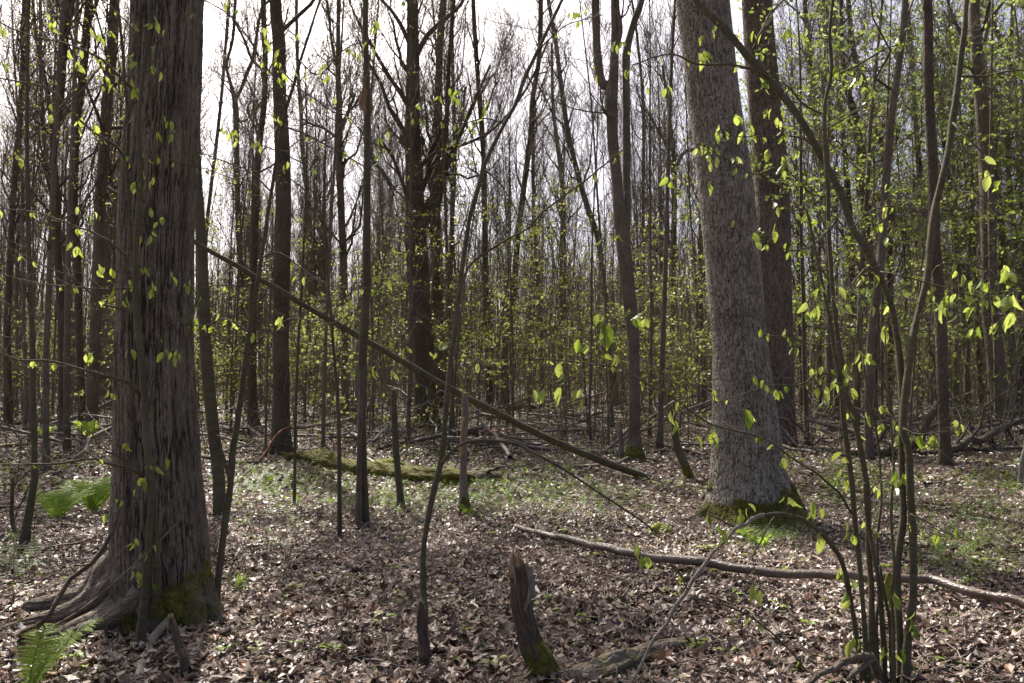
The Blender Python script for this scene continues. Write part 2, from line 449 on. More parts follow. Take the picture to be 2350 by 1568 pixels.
M['twig'] = bark('twig_bark', (0.040, 0.030, 0.020), (0.11, 0.088, 0.064), cell=(60, 60, 30), depth=0.1, lichen=0.1)
M['far_bark_hazed'] = bark('far_trunk_bark_hazed', (0.085, 0.070, 0.055), (0.21, 0.175, 0.14), (0.24, 0.22, 0.17), cell=(34, 34, 9), depth=0.7)  # bark colour lightened to paint in the pale veil of distance
M['twig_far_hazed'] = bark('far_twig_bark_hazed', (0.078, 0.067, 0.045), (0.185, 0.16, 0.115), cell=(60, 60, 30), depth=0.1, lichen=0.1)  # far twigs lightened as well, haze put into the colour
M['pole'] = bark('smooth_fallen_pole_bark', (0.060, 0.043, 0.031), (0.165, 0.125, 0.095), (0.24, 0.21, 0.17), cell=(50, 50, 20), depth=0.25, lichen=0.5, rough=0.42, spec=0.55)
M['deadlog'] = bark('weathered_log_bark', (0.10, 0.078, 0.060), (0.27, 0.225, 0.185), (0.33, 0.30, 0.26), cell=(30, 30, 14), depth=0.7, lichen=0.4, rough=0.6)
M['wood'] = wood_mat('broken_wood', (0.13, 0.075, 0.04), (0.38, 0.24, 0.13))
M['redwood'] = wood_mat('red_rotten_wood', (0.06, 0.022, 0.012), (0.26, 0.075, 0.03))
M['greywood'] = wood_mat('grey_weathered_wood', (0.10, 0.085, 0.07), (0.30, 0.27, 0.24))
M['leaf'] = leaf_mat('young_leaf', (0.11, 0.20, 0.03), (0.22, 0.30, 0.06), (0.32, 0.44, 0.04), (0.58, 0.63, 0.16), trans=0.5, use_random=True)
M['foliage'] = leaf_mat('spring_foliage', (0.09, 0.12, 0.022), (0.20, 0.21, 0.05), (0.24, 0.30, 0.04), (0.46, 0.47, 0.13), trans=0.5)
M['foliage_deep'] = leaf_mat('deep_green_foliage', (0.06, 0.095, 0.018), (0.16, 0.185, 0.04), (0.17, 0.28, 0.04), (0.42, 0.47, 0.11), trans=0.5)
M['foliage_gold'] = leaf_mat('unfolding_golden_foliage', (0.14, 0.10, 0.020), (0.20, 0.19, 0.035), (0.36, 0.25, 0.03), (0.42, 0.42, 0.06), trans=0.5)
M['herb'] = leaf_mat('herb_green', (0.06, 0.12, 0.012), (0.15, 0.22, 0.03), (0.16, 0.30, 0.02), (0.34, 0.46, 0.05), trans=0.45)
M['fern'] = leaf_mat('fern_green', (0.12, 0.20, 0.025), (0.22, 0.30, 0.05), (0.30, 0.48, 0.03), (0.50, 0.65, 0.10), trans=0.55)
M['litter'] = litter_mat('dry_leaf_litter')
M['litter_r'] = litter_mat('dry_leaf', True)
M['soil'] = soil_mat()
m_, nt_, N_, L_ = new_mat('moss')
o_ = N_('ShaderNodeOutputMaterial'); b_ = N_('ShaderNodeBsdfPrincipled'); n_ = N_('ShaderNodeTexNoise'); n_.inputs['Scale'].default_value = 28; n_.inputs['Detail'].default_value = 6
t_ = N_('ShaderNodeTexCoord'); L_(t_.outputs['Object'], n_.inputs['Vector'])
L_(ramp(N_, L_, n_.outputs['Fac'], [(0.3, (0.06, 0.075, 0.008)), (0.7, (0.24, 0.25, 0.025))]), b_.inputs['Base Color'])
bb_ = N_('ShaderNodeBump'); bb_.inputs['Strength'].default_value = 1; bb_.inputs['Distance'].default_value = 0.02
L_(n_.outputs['Fac'], bb_.inputs['Height']); L_(bb_.outputs[0], b_.inputs['Normal']); b_.inputs['Roughness'].default_value = 0.95; L_(b_.outputs[0], o_.inputs[0])
M['moss'] = m_

# ------------------------------------------------------------------ ground
def axis(lo_f, hi_f, step, far_lo, far_hi, g=1.13):
    a = list(np.arange(lo_f, hi_f + 1e-6, step)); s = step; x = a[-1]
    while x < far_hi: s *= g; x += s; a.append(x)
    s = step; x = a[0]
    while x > far_lo: s *= g; x -= s; a.insert(0, x)
    return np.array(a)
gx = axis(-7, 7, 0.07, -420, 420); gy = axis(2.4, 14, 0.07, -60, 500)
GX, GY = np.meshgrid(gx, gy)
near = np.clip(1 - (np.hypot(GX, GY - 6) - 9) / 10, 0, 1)
GZ = gz(GX, GY) + near * 0.035 * (fbm(GX * 3.5, GY * 3.5, 0 * GX, 3, 31) - 0.5)
nx, ny = len(gx), len(gy)
i = (np.arange(ny - 1)[:, None] * nx + np.arange(nx - 1)[None]).ravel()
mb = MB(); mb.add(np.stack([GX, GY, GZ], -1), np.stack([i, i + 1, i + nx + 1, i + nx], 1))
ground = mb.build('ground', M['soil'])
ground['kind'] = 'structure'; ground['label'] = 'forest floor covered with dry brown leaves and dark soil'

# ------------------------------------------------------------------ leaf litter
def litter_template(kind, rng):
    """outline fan with a raised or sunk midrib, curled; unit length"""
    if kind == 0:      # oval
        a = np.linspace(0, 2 * PI, 9)[:-1]; x = 0.5 * np.cos(a); y = 0.26 * np.sin(a)
    elif kind == 1:    # lobed oak leaf
        a = np.linspace(0, 2 * PI, 15)[:-1]; k = 1 - 0.38 * (np.arange(14) % 2); x = 0.52 * np.cos(a) * k; y = 0.36 * np.sin(a) * k
    elif kind == 2:    # maple leaf
        a = np.linspace(0, 2 * PI, 11)[:-1]; k = 1 - 0.5 * (np.arange(10) % 2); x = 0.55 * np.cos(a) * k; y = 0.52 * np.sin(a) * k
    else:              # half leaf scrap
        a = np.linspace(0, 2 * PI, 7)[:-1]; x = 0.45 * np.cos(a); y = 0.20 * np.sin(a) + 0.08 * rng.randn(6)
    c1, c2, c3 = rng.uniform(-1.4, 1.8), rng.uniform(-0.6, 2.2), rng.uniform(-.5, .5)
    z = c1 * (x**2 - 0.06) + c2 * y**2 + c3 * x * y + 0.03 * rng.randn(len(x))
    V = np.vstack([np.stack([x, y, z], 1), [[0, 0, -0.02]]]); n = len(x)
    j = np.arange(n)
    return V, np.stack([j, (j + 1) % n, j * 0 + n], 1)

def scatter_litter(mb, x, y, z, size, rng, tilt, tints, kinds):
    n = len(x)
    tv = [litter_template(k, rng) for k in kinds]
    pick = rng.randint(0, len(tv), n)
    yaw = rng.rand(n) * 2 * PI; tl = np.abs(rng.randn(n)) * tilt; ax = rng.rand(n) * 2 * PI
    for k, (V, T) in enumerate(tv):
        w = np.where(pick == k)[0]
        if not len(w): continue
        c, s = np.cos(yaw[w]), np.sin(yaw[w])
        P = V[None] * size[w][:, None, None]
        X = P[..., 0] * c[:, None] - P[..., 1] * s[:, None]; Y = P[..., 0] * s[:, None] + P[..., 1] * c[:, None]; Z = P[..., 2]
        # tilt about a horizontal axis
        kx, ky = np.cos(ax[w])[:, None], np.sin(ax[w])[:, None]; ct, st = np.cos(tl[w])[:, None], np.sin(tl[w])[:, None]
        dot = kx * X + ky * Y
        X2 = X * ct + ky * Z * st + kx * dot * (1 - ct); Y2 = Y * ct - kx * Z * st + ky * dot * (1 - ct); Z2 = Z * ct + (kx * Y - ky * X) * st
        Q = np.stack([X2 + x[w][:, None], Y2 + y[w][:, None], Z2 + z[w][:, None]], -1)
        m = len(V)
        t = (T[None] + (np.arange(len(w)) * m)[:, None, None]).reshape(-1, 3)
        mb.add(Q.reshape(-1, 3), None, t, tint=np.repeat(tints[w], m))

def field(n, y0, y1, rng, pw=1.0, margin=1.25):
    """points in the wedge the photograph sees, even per area"""
    r = rng.rand(n)
    y = np.sqrt(y0**2 + (y1**2 - y0**2) * r) if pw == 1 else y0 + (y1 - y0) * r**pw
    x = (rng.rand(n) * 2 - 1) * (y * 1175 / F * margin + 0.6)
    return x, y
def litter_tint(x, y, rng):
    big = fbm(x * 0.9, y * 0.9, 0 * x, 3, 71)
    return np.clip(0.52 + (big - 0.5) * 0.9 + 0.26 * rng.randn(len(x)), 0, 1)
rng = rs(5)
mb = MB()
x, y = field(68000, 2.6, 9.5, rng)
scatter_litter(mb, x, y, gz(x, y) + 0.012 + 0.045 * rng.rand(len(x))**1.5, 0.04 + 0.07 * rng.rand(len(x))**1.8, rng, 0.30, litter_tint(x, y, rng), [0, 0, 0, 1, 1, 2, 2, 3, 3, 3])
x, y = field(60000, 9.5, 22, rng)
scatter_litter(mb, x, y, gz(x, y) + 0.015 + 0.05 * rng.rand(len(x)), 0.075 + 0.07 * rng.rand(len(x)), rng, 0.45, litter_tint(x, y, rng), [0, 3, 3, 3, 0])
x, y = field(36000, 22, 55, rng, 0.8)
scatter_litter(mb, x, y, gz(x, y) + 0.02 + 0.06 * rng.rand(len(x)), 0.14 + 0.12 * rng.rand(len(x)), rng, 0.35, litter_tint(x, y, rng), [3, 3, 3])
o = mb.build('leaf_litter', M['litter'], smooth=False)
tag(o, 'dry pale brown fallen leaves carpeting the forest floor', 'leaf litter', kind='stuff')

# the nearest fallen leaves one by one, pieces of the ground
rng = rs(8)
fl = []
for k in [1, 1, 2, 2, 0, 0, 1, 2]:
    mb = MB()
    V, T = litter_template(k, rng)
    n = len(V) - 1
    ring = V[:n] * 0.55 + V[n] * 0.45 + np.array([0, 0, 0.02]) * rng.randn(n, 1)
    VV = np.vstack([V[:n], ring, V[n:]]); j = np.arange(n)
    mb.add(VV, np.stack([j, (j + 1) % n, (j + 1) % n + n, j + n], 1), np.stack([j + n, (j + 1) % n + n, j * 0 + 2 * n], 1))
    fl.append(mb.mesh('fallen_leaf', M['litter_r'], smooth=False))
for k in range(290):
    u = rng.uniform(20, 2330); v = rng.uniform(1330, 1560)
    p = GR(u, v)
    o = bpy.data.objects.new('fallen_leaf', fl[k % len(fl)]); COL.objects.link(o)
    s = rng.uniform(0.08, 0.125)
    o.location = (p[0], p[1], float(gz(p[0], p[1])) + rng.uniform(0.045, 0.065)); o.scale = (s, s, s)
    o.rotation_euler = (rng.randn() * 0.35, rng.randn() * 0.35, rng.rand() * 6.28); o.parent = ground

# ------------------------------------------------------------------ leaves on twigs: large pleated leaf variants
def big_leaf_mesh(rng):
    nl, nw = 9, 5
    fold = rng.uniform(0.25, 1.0); curl = rng.uniform(0.1, 0.9); pl = rng.uniform(0.015, 0.03); side = rng.uniform(-.15, .15)
    V = []
    for i in range(nl):
        t = i / (nl - 1)
        w = 0.32 * math.sin(PI * min(1, t * 0.97 + 0.02)) ** 0.75 * (1.05 - 0.35 * t)
        for j in range(nw):
            a = (j / (nw - 1)) * 2 - 1
            ser = 1 + (0.07 if (i % 2) else -0.04) * abs(a)**3
            xx = w * a * ser * math.cos(fold * abs(a) * 0.8)
            zz = w * abs(a) * math.sin(fold) * 0.7 + pl * (1 if (i + j) % 2 else -1) * (abs(a) > 0.1) * (0.1 < t < 0.95)
            V.append((xx + side * t * t, t, zz - curl * 0.35 * t * t))
    q = [(i * nw + j, i * nw + j + 1, (i + 1) * nw + j + 1, (i + 1) * nw + j) for i in range(nl - 1) for j in range(nw - 1)]
    mb = MB(); mb.add(V, q)
    tube(mb, np.array([[0, -0.16, 0.02], [0, -0.06, 0.0], [0, 0.04, 0]]), np.array([0.012, 0.012, 0.010]), 4, cap=False)
    return mb.mesh('leaf', M['leaf'])
rng = rs(12)
LEAVES = [big_leaf_mesh(rng) for _ in range(10)]
def hang_leaf(parent, p, size, rng, dirn=None):
    """a leaf object hanging from point p; the leaf mesh runs along local +Y"""
    o = bpy.data.objects.new('leaf', LEAVES[rng.randint(len(LEAVES))]); COL.objects.link(o)
    o.parent = parent
    d = Vector((rng.randn() * 0.38, rng.randn() * 0.38, -1.0)) if dirn is None else Vector(dirn)
    q = d.normalized().to_track_quat('Y', 'Z')
    from mathutils import Quaternion
    q = q @ Quaternion((0, 1, 0), rng.uniform(-PI, PI))
    o.rotation_mode = 'QUATERNION'; o.rotation_quaternion = q
    o.scale = (size,) * 3
    o.location = Vector(p) - Vector(parent.location) + d.normalized() * size * 0.15
    return o

# ------------------------------------------------------------------ trees traced from the photograph
LANDMARKS = []     # (phrase, u at mid height)
def moss_low(h, seed, amt=1.0, side=0.0):
    def f(V, TH, S):
        n = fbm(np.cos(TH) * 1.7 + seed, np.sin(TH) * 1.7, S * 2.2, 3, seed)
        return np.clip((h * (0.45 + 1.1 * n + side * np.sin(TH)) - S) / (0.45 * h) + 0.3, 0, 1) * amt
    return f

def px_path(pts, D, rng=None, ywob=0.0, dD=0.0):
    """(u, v, w) rows at depth D (drifting by dD towards the last row) to points and radii"""
    out = []; n = len(pts)
    for i, a in enumerate(pts):
        d = D + dD * i / max(1, n - 1) + (rng.randn() * ywob if (rng is not None and i) else 0)
        p = W(a[0], a[1], d)
        out.append([*p, a[2] * 0.5 / F * d])
    return np.array(out)

def extend_up(Q, H, rng, taper=0.25):
    """carry the stem on above the frame to height H"""
    p, r = Q[-1, :3], Q[-1, 3]
    if p[2] >= H - 0.5: return Q
    d = Q[-1, :3] - Q[-2, :3]; d /= np.linalg.norm(d) + 1e-9
    rows = []
    n = max(2, int((H - p[2]) / 2.2)); step = (H - p[2]) / n
    for k in range(n):
        d = d * 0.75 + np.array([rng.randn() * 0.05, rng.randn() * 0.05, 0.25]); d /= np.linalg.norm(d)
        p = p + d * step / max(0.5, d[2])
        rows.append([*p, r * (1 - (1 - taper) * (k + 1) / n)])
    return np.vstack([Q, rows])

def tree(name, label, pts, mat='mid', H=15, limbs=(), twigs=1.0, lv=0, leafmat='foliage', base=None, flare=0.9, sides=14, seed=1,
         moss=0.0, phrase=None, group=None, t0=0.25, L1=2.6, n1=16, ang=0.6, dD=0.0, D=None, cat='tree', leafsize=0.05, wob=0.07, crownmat=None):
    rng = rs(seed)
    b = GR(pts[0][0], pts[0][1]) if D is None else W(pts[0][0], pts[0][1], D)
    D = b[1]
    root = thing(name, label, cat, (b[0], b[1], float(gz(b[0], b[1]))), group)
    Q = px_path(pts, D, rng, 0.004 * D, dD)
    Q[0, 2] = float(gz(Q[0, 0], Q[0, 1])) - 0.06
    Qv = len(Q)
    if H: Q = extend_up(Q, H, rng)
    ln = np.linalg.norm(np.diff(Q[:, :3], axis=0), axis=1).sum()
    C = spline(Q, max(10, int(ln / 0.22)))
    mb = MB(); tube(mb, C[:, :3], C[:, 3], sides, wob, seed, flare, max(0.12, 1.2 * C[0, 3]), mossf=moss_low(moss, seed) if moss else None)
    mb.build('trunk', M[mat], root)
    paths = [C]
    for k, lb in enumerate(limbs):
        lp = px_path(lb, D + (rng.randn() * 0.02 * D), rng, 0.006 * D)
        i = int(np.argmin(np.linalg.norm(C[:, :3] - lp[0, :3], axis=1)))
        if np.linalg.norm(C[i, :3] - lp[0, :3]) < 0.08 * D: lp[0, :3] = C[i, :3]
        if lb[-1][1] < 15 and lb[-1][2] > 5: lp = extend_up(lp, H * 0.92, rng)
        l_ = np.linalg.norm(np.diff(lp[:, :3], axis=0), axis=1).sum()
        c = spline(lp, max(8, int(l_ / 0.2)))
        mb = MB(); tube(mb, c[:, :3], c[:, 3], max(5, sides - 5), wob, seed + k + 3); mb.build('limb', M[mat], root)
        paths.append(c)
    if twigs > 0:
        mb = MB(); tips = []
        for ci, c in enumerate(paths):
            PP, RR = resK(c[:, :3], c[:, 3], 14)
            f = 1.0 if ci == 0 else 0.5
            a, ar = shoots(PP, RR, max(4, int(n1 * twigs * f)), L1 * (1 if ci == 0 else 0.6), ang, 0.35, t0, 0.98, 6, rng, 0.42, 0.05, 0.004)
            b2, br = shoots(a, ar, max(3, int(6 * min(1, twigs))), L1 * 0.40, 0.6, 0.25, 0.2, 1.0, 4, rng, 0.5, 0.06, 0.003 + 0.00013 * D)
            c2, cr = shoots(b2, br, max(3, int(6 * min(1, twigs))), L1 * 0.22, 0.6, 0.15, 0.15, 1.0, 3, rng, 0.6, 0.07, 0.002 + 0.00013 * D)
            tubes(mb, a, ar, 4); tubes(mb, b2, br, 3); tubes(mb, c2, cr, 3)
            tips += [c2[:, 1:].reshape(-1, 3), b2[:, 2:].reshape(-1, 3)]
        mb.build('crown', M[crownmat or 'twig'], root)
        if lv > 0:
            T = np.concatenate(tips); n = int(lv)
            T = T[rng.randint(0, len(T), n)] + rng.randn(n, 3) * 0.05
            mb = MB(); small_leaves(mb, T, leafsize, rng); mb.build('foliage', M[leafmat], root, smooth=False)
    if phrase: LANDMARKS.append((phrase, float(np.interp(600, [p[1] for p in pts[::-1]], [p[0] for p in pts[::-1]]))))
    return root, paths

def cell_bark(kx, lz, seed, warp=0.35):
    """interlacing furrows that run up the trunk: 1 on the plates, 0 in a furrow; kx plates around, lz metres long"""
    k = kx / 4.2
    def f(TH, S):
        tw = TH + 0.06 * (vnoise(np.cos(TH) * 2, np.sin(TH) * 2, S * 1.6, seed) - 0.5) + 0.02 * (vnoise(np.cos(TH) * 7, np.sin(TH) * 7, S * 7, seed + 1) - 0.5)
        n = vnoise(np.cos(tw) * k, np.sin(tw) * k, S / lz, seed + 2) * 0.68 + vnoise(np.cos(tw) * k * 2.3, np.sin(tw) * k * 2.3, S * 2.6 / lz, seed + 3) * 0.32
        e = np.clip(np.abs(n - 0.5) / 0.075, 0, 1); e = e * e * (3 - 2 * e)
        br = vnoise(np.cos(tw) * k * 0.8, np.sin(tw) * k * 0.8, S * 2.2 / lz + 40, seed + 6)       # short cross breaks
        e = e * np.clip(np.abs(br - 0.5) / 0.035 + 0.35, 0, 1)
        return e, vnoise(np.cos(tw) * k * 0.6, np.sin(tw) * k * 0.6, S * 0.8 / lz, seed + 5)
    return f

def big_trunk(name, label, rows, mat, Hvis, H, nring, bark_k, bark_l, depth, seed, flare, moss, phrase, nvis=None, twigs=0.7, mossside=0.0, base_v=None, roots=(), flare_h=0.28, rootmoss=0.0):
    rng = rs(seed)
    pts = [((l + r) / 2, v, r - l) for v, l, r in rows]
    b = GR(pts[0][0], base_v or pts[0][1]); D = b[1]
    root = thing(name, label, 'tree', (b[0], b[1], float(gz(b[0], b[1]))))
    Q = px_path(pts, D); Q[0, 2] = float(gz(Q[0, 0], Q[0, 1])) - 0.08
    n_in = len(Q)
    lv = np.linalg.norm(np.diff(Q[:, :3], axis=0), axis=1).sum()
    C = spline(Q, int(lv / nvis))
    # the part above the frame, coarser
    E = extend_up(Q, H, rng, 0.2)[n_in - 1:]
    E = spline(E, 40)
    cb = cell_bark(bark_k, bark_l, seed, 0.22)
    def disp(TH, S, R):
        e, h = cb(TH, S)
        fine = fbm(np.cos(TH) * 20, np.sin(TH) * 20, S * 22, 3, seed + 9) - 0.5
        sl = vnoise(np.cos(TH) * 2.2, np.sin(TH) * 2.2, S * 1.1, seed + 4) - 0.5
        return depth * (e - 0.7) + depth * 0.45 * (h - 0.5) * e + depth * 0.4 * fine + R * 0.05 * sl
    def plate(TH, S):      # fissure cork browner than weathered plates; furrows also painted dark as relief shade
        e, h = cb(TH, S)
        return 0.60 + 0.45 * (h - 0.5) * e - (0.42 if mat == 'furrowed' else 0.6) * (1 - e)
    mb = MB(); tube(mb, C[:, :3], C[:, 3], nring, 0.02, seed, flare, flare_h, 6, moss_low(moss, seed, 0.8 if mat == 'furrowed' else 1, mossside), disp=disp, tintf=plate)
    mb.build('trunk', M[mat], root)
    mb = MB(); tube(mb, E[:, :3], E[:, 3] * 0.985, 24, 0.04, seed); mb.build('upper_trunk', M[mat], root)
    for rt in roots:
        g = []
        for (u, v, w, dd) in rt:
            p = W(u, v, D + dd); g.append([*p, w * 0.5 / F * p[1]])
        g = spline(np.array(g), 46)
        def rdisp(TH, S, R, cb2=cell_bark(26, 0.22, seed + 7)):
            e, h = cb2(TH, S); return 0.8 * depth * (e - 0.7) * np.clip(R / 0.08, 0.2, 1) + R * 0.45 * (vnoise(np.cos(TH) * 2, np.sin(TH) * 2, S * 5, seed) - 0.5)
        mb = MB(); tube(mb, g[:, :3], g[:, 3], 34, 0.1, seed + 2, disp=rdisp, mossf=lambda V, TH, S: (rootmoss + 0.30 + 0.55 * (V[:, 0] > root.location[0] + 0.05)) * fbm(V[:, 0] * 7, V[:, 1] * 7, V[:, 2] * 7, 3, 4) * 1.3); mb.build('root', M[mat], root)
    mb = MB(); PP, RR = resK(E[:, :3], E[:, 3], 12)
    a, ar = shoots(PP, RR, int(14 * twigs), 4.5, 0.9, 0.3, 0.12, 0.98, 7, rng, 0.4, 0.05, 0.01)
    b2, br = shoots(a, ar, 8, 1.9, 0.7, 0.2, 0.2, 1.0, 4, rng, 0.5, 0.06, 0.004)
    c2, cr = shoots(b2, br, 6, 0.8, 0.7, 0.1, 0.1, 1.0, 3, rng, 0.6, 0.06, 0.003)
    tubes(mb, a, ar, 5); tubes(mb, b2, br, 3); tubes(mb, c2, cr, 3); mb.build('crown', M['twig'], root)
    T = c2[:, 1:].reshape(-1, 3); T = T[rng.randint(0, len(T), 2500)] + rng.randn(2500, 3) * 0.1
    mb = MB(); small_leaves(mb, T, 0.07, rng); mb.build('foliage', M['foliage'], root, smooth=False)
    LANDMARKS.append((phrase, float(np.interp(600, [r[0] for r in rows[::-1]], [p[0] for p in pts[::-1]]))))
    return root

T1 = big_trunk('large_tree', 'thick dark furrowed trunk with spreading mossy roots, nearest and largest tree',
    [(1425, 272, 478), (1380, 268, 474), (1300, 268, 474), (1200, 266, 466), (1100, 270, 456), (1000, 270, 450), (800, 271, 436), (600, 278, 438), (400, 286, 446), (200, 299, 456), (0, 308, 463)],
    'furrowed', 3.9, 19, 420, 66, 0.34, 0.014, 3, 0.16, 0.30, 'the thick furrowed trunk', nvis=0.0115, mossside=0.3, flare_h=0.16,
    roots=[[(330, 1300, 130, 0), (285, 1330, 120, -.02), (235, 1372, 92, -.05), (180, 1402, 58, -.1), (120, 1418, 38, -.15), (60, 1430, 24, -.2), (0, 1444, 12, -.25)],
           [(345, 1350, 150, -.1), (300, 1400, 120, -.14), (240, 1432, 84, -.22), (175, 1450, 56, -.28), (110, 1470, 32, -.32)],
           [(300, 1290, 120, .1), (250, 1330, 84, .1), (200, 1368, 56, .12), (130, 1384, 40, .14), (60, 1390, 24, .16)],
           [(395, 1230, 60, .0), (432, 1320, 88, -.02), (456, 1368, 80, -.04), (478, 1402, 58, -.08), (500, 1428, 34, -.1), (522, 1444, 14, -.12)],
           [(385, 1270, 60, .0), (402, 1345, 100, -.09), (424, 1402, 90, -.16), (446, 1440, 60, -.22), (470, 1466, 26, -.28)],
           [(365, 1290, 60, .0), (360, 1370, 120, -.12), (352, 1430, 96, -.22), (340, 1462, 50, -.3)]])
T12 = big_trunk('grey_oak_tree', 'big pale grey trunk leaning left with moss skirt round its flared foot',
    [(1192, 1640, 1806), (1150, 1638, 1802), (1084, 1636, 1796), (984, 1637, 1784), (884, 1637, 1770), (784, 1636, 1758), (600, 1620, 1741), (454, 1605, 1729), (351, 1595, 1715), (234, 1580, 1697), (117, 1567, 1683), (0, 1551, 1671)],
    'grey_oak', 5.5, 21, 420, 105, 0.06, 0.010, 5, 0.80, 0.40, 'the big pale grey trunk', nvis=0.012, mossside=0.25, flare_h=0.20, rootmoss=1.6,
    roots=[[(1750, 1060, 60, 0), (1784, 1125, 66, 0), (1810, 1160, 52, -.04), (1836, 1184, 36, -.08), (1858, 1198, 20, -.1), (1882, 1206, 8, -.12)], [(1690, 1060, 60, 0), (1660, 1135, 66, 0), (1636, 1166, 48, -.04), (1612, 1186, 30, -.08), (1592, 1196, 12, -.1)], [(1715, 1080, 60, 0), (1706, 1150, 110, -.12), (1690, 1188, 70, -.22), (1682, 1206, 30, -.28)], [(1740, 1080, 60, 0), (1760, 1150, 100, -.1), (1776, 1190, 66, -.2), (1786, 1210, 26, -.28)]])
T13 = big_trunk('brown_oak_tree', 'big straight reddish brown trunk half hidden behind the pale grey trunk',
    [(1029, 1746, 1826), (984, 1746, 1824), (784, 1739, 1818), (600, 1737, 1814), (454, 1735, 1811), (351, 1728, 1802), (234, 1719, 1791), (117, 1709, 1780), (0, 1703, 1770)],
    'brown_oak', 9, 23, 300, 110, 0.12, 0.010, 7, 0.3, 0.2, 'the reddish brown trunk', nvis=0.03)

TR = {}
def T(key, *a, **k):
    TR[key] = tree(*a, **k); return TR[key]
T('T5', 'dark_tree', 'dark straight trunk with reddish torn wood at its foot, left of centre', [(647, 1045, 44), (645, 980, 40), (645, 900, 38), (645, 700, 36), (650, 500, 37), (648, 350, 35), (641, 200, 31), (640, 100, 29), (632, 0, 27)], 'dark', 17, seed=21, flare=0.5, phrase='the dark trunk with torn reddish foot', sides=20, twigs=2.2, t0=0.5, lv=9000, leafsize=0.09, L1=3.6)  # unseen upper crown thickened with leaves to shade the ground at centre
T('T10', 'forked_tree', 'dark forked tree with rough flaking bark and mossy foot behind the leaning pole', [(978, 988, 50), (976, 884, 46), (971, 784, 46), (960, 650, 50), (955, 560, 50), (953, 500, 44), (951, 400, 40), (947, 300, 36), (948, 200, 33), (948, 100, 29), (946, 0, 25)], 'dark', 19, seed=22,
  limbs=[[(958, 540, 30), (985, 490, 26), (1003, 430, 20), (1030, 370, 15), (1060, 300, 9), (1090, 230, 7), (1125, 150, 6)],
         [(950, 145, 14), (975, 90, 12), (1000, 62, 11), (1043, 25, 9), (1063, 0, 8)],
         [(950, 395, 12), (1000, 350, 8), (1070, 330, 7), (1140, 290, 6), (1210, 200, 5), (1260, 90, 4)],
         [(958, 520, 14), (930, 440, 10), (905, 370, 7), (880, 330, 6)],
         [(978, 500, 18), (1008, 420, 13), (1024, 300, 11), (1030, 150, 10), (1042, 0, 8)]],
  moss=0.5, phrase='the dark forked tree with flaking bark', sides=24, twigs=1.2, t0=0.3, L1=4.0, lv=900, leafmat='foliage_gold')
T('T10b', 'dark_tree', 'slimmer dark trunk standing right beside the dark forked tree', [(1003, 950, 28), (1003, 784, 25), (1003, 650, 24), (998, 500, 24), (998, 400, 22), (1003, 300, 18), (1010, 100, 16), (1018, 0, 15)], 'dark', 17, seed=23, sides=14,
  limbs=[[(1000, 480, 12), (1022, 400, 9), (1055, 300, 7), (1068, 200, 6)]], twigs=1.1, L1=3.4, t0=0.35, lv=500, leafmat='foliage_gold')
T('T11', 'forked_tree', 'twin-stemmed dark tree joined low, its left stem forking at a swollen knot', [(1456, 1058, 36), (1456, 1000, 29), (1456, 934, 27), (1453, 784, 28), (1440, 650, 33), (1429, 540, 34), (1420, 470, 28), (1414, 400, 25), (1406, 325, 26), (1404, 260, 27), (1402, 225, 34), (1408, 180, 22), (1412, 75, 19), (1411, 0, 18)], 'mid', 17, seed=24,
  limbs=[[(1436, 560, 20), (1439, 470, 19), (1438, 425, 18), (1438, 300, 18), (1437, 175, 17), (1438, 118, 20), (1448, 75, 16), (1462, 30, 16), (1472, 0, 15)],
         [(1402, 222, 24), (1380, 190, 22), (1371, 125, 20), (1368, 60, 19), (1366, 0, 18)],
         [(1438, 118, 14), (1424, 70, 12), (1416, 20, 11)],
         [(1406, 280, 10), (1392, 262, 9), (1381, 245, 7)]],
  moss=0.35, phrase='the twin-stemmed dark tree with a knot', sides=20, twigs=0.7, t0=0.55)
T('S3', 'bent_tree', 'bare olive-brown stem curving up close behind the thick furrowed trunk', [(505, 1186, 28), (501, 1084, 27), (492, 1009, 26), (480, 900, 28), (472, 784, 27), (466, 650, 26), (462, 550, 24), (452, 400, 21), (449, 250, 19), (440, 120, 17), (432, 0, 16)], 'sap', 12, seed=25, sides=16, flare=0.15, twigs=0.35, t0=0.6, phrase='the curved stem behind the furrowed trunk')
T('T6', 'straight_tree', 'slim straight trunk with a broken companion stem tight against its foot', [(837, 1208, 24), (835, 1150, 22), (831, 1034, 21), (829, 884, 20), (834, 784, 20), (841, 650, 18), (842, 500, 17), (843, 300, 15), (841, 150, 14), (839, 0, 13)], 'sap', 11, seed=26, sides=14, flare=0.15, twigs=0.4, t0=0.55, phrase='the slim straight trunk',
  limbs=[[(843, 200, 8), (832, 215, 6), (815, 240, 5), (790, 270, 4), (776, 300, 3)], [(842, 330, 8), (856, 370, 7), (885, 400, 6), (905, 450, 5)]])
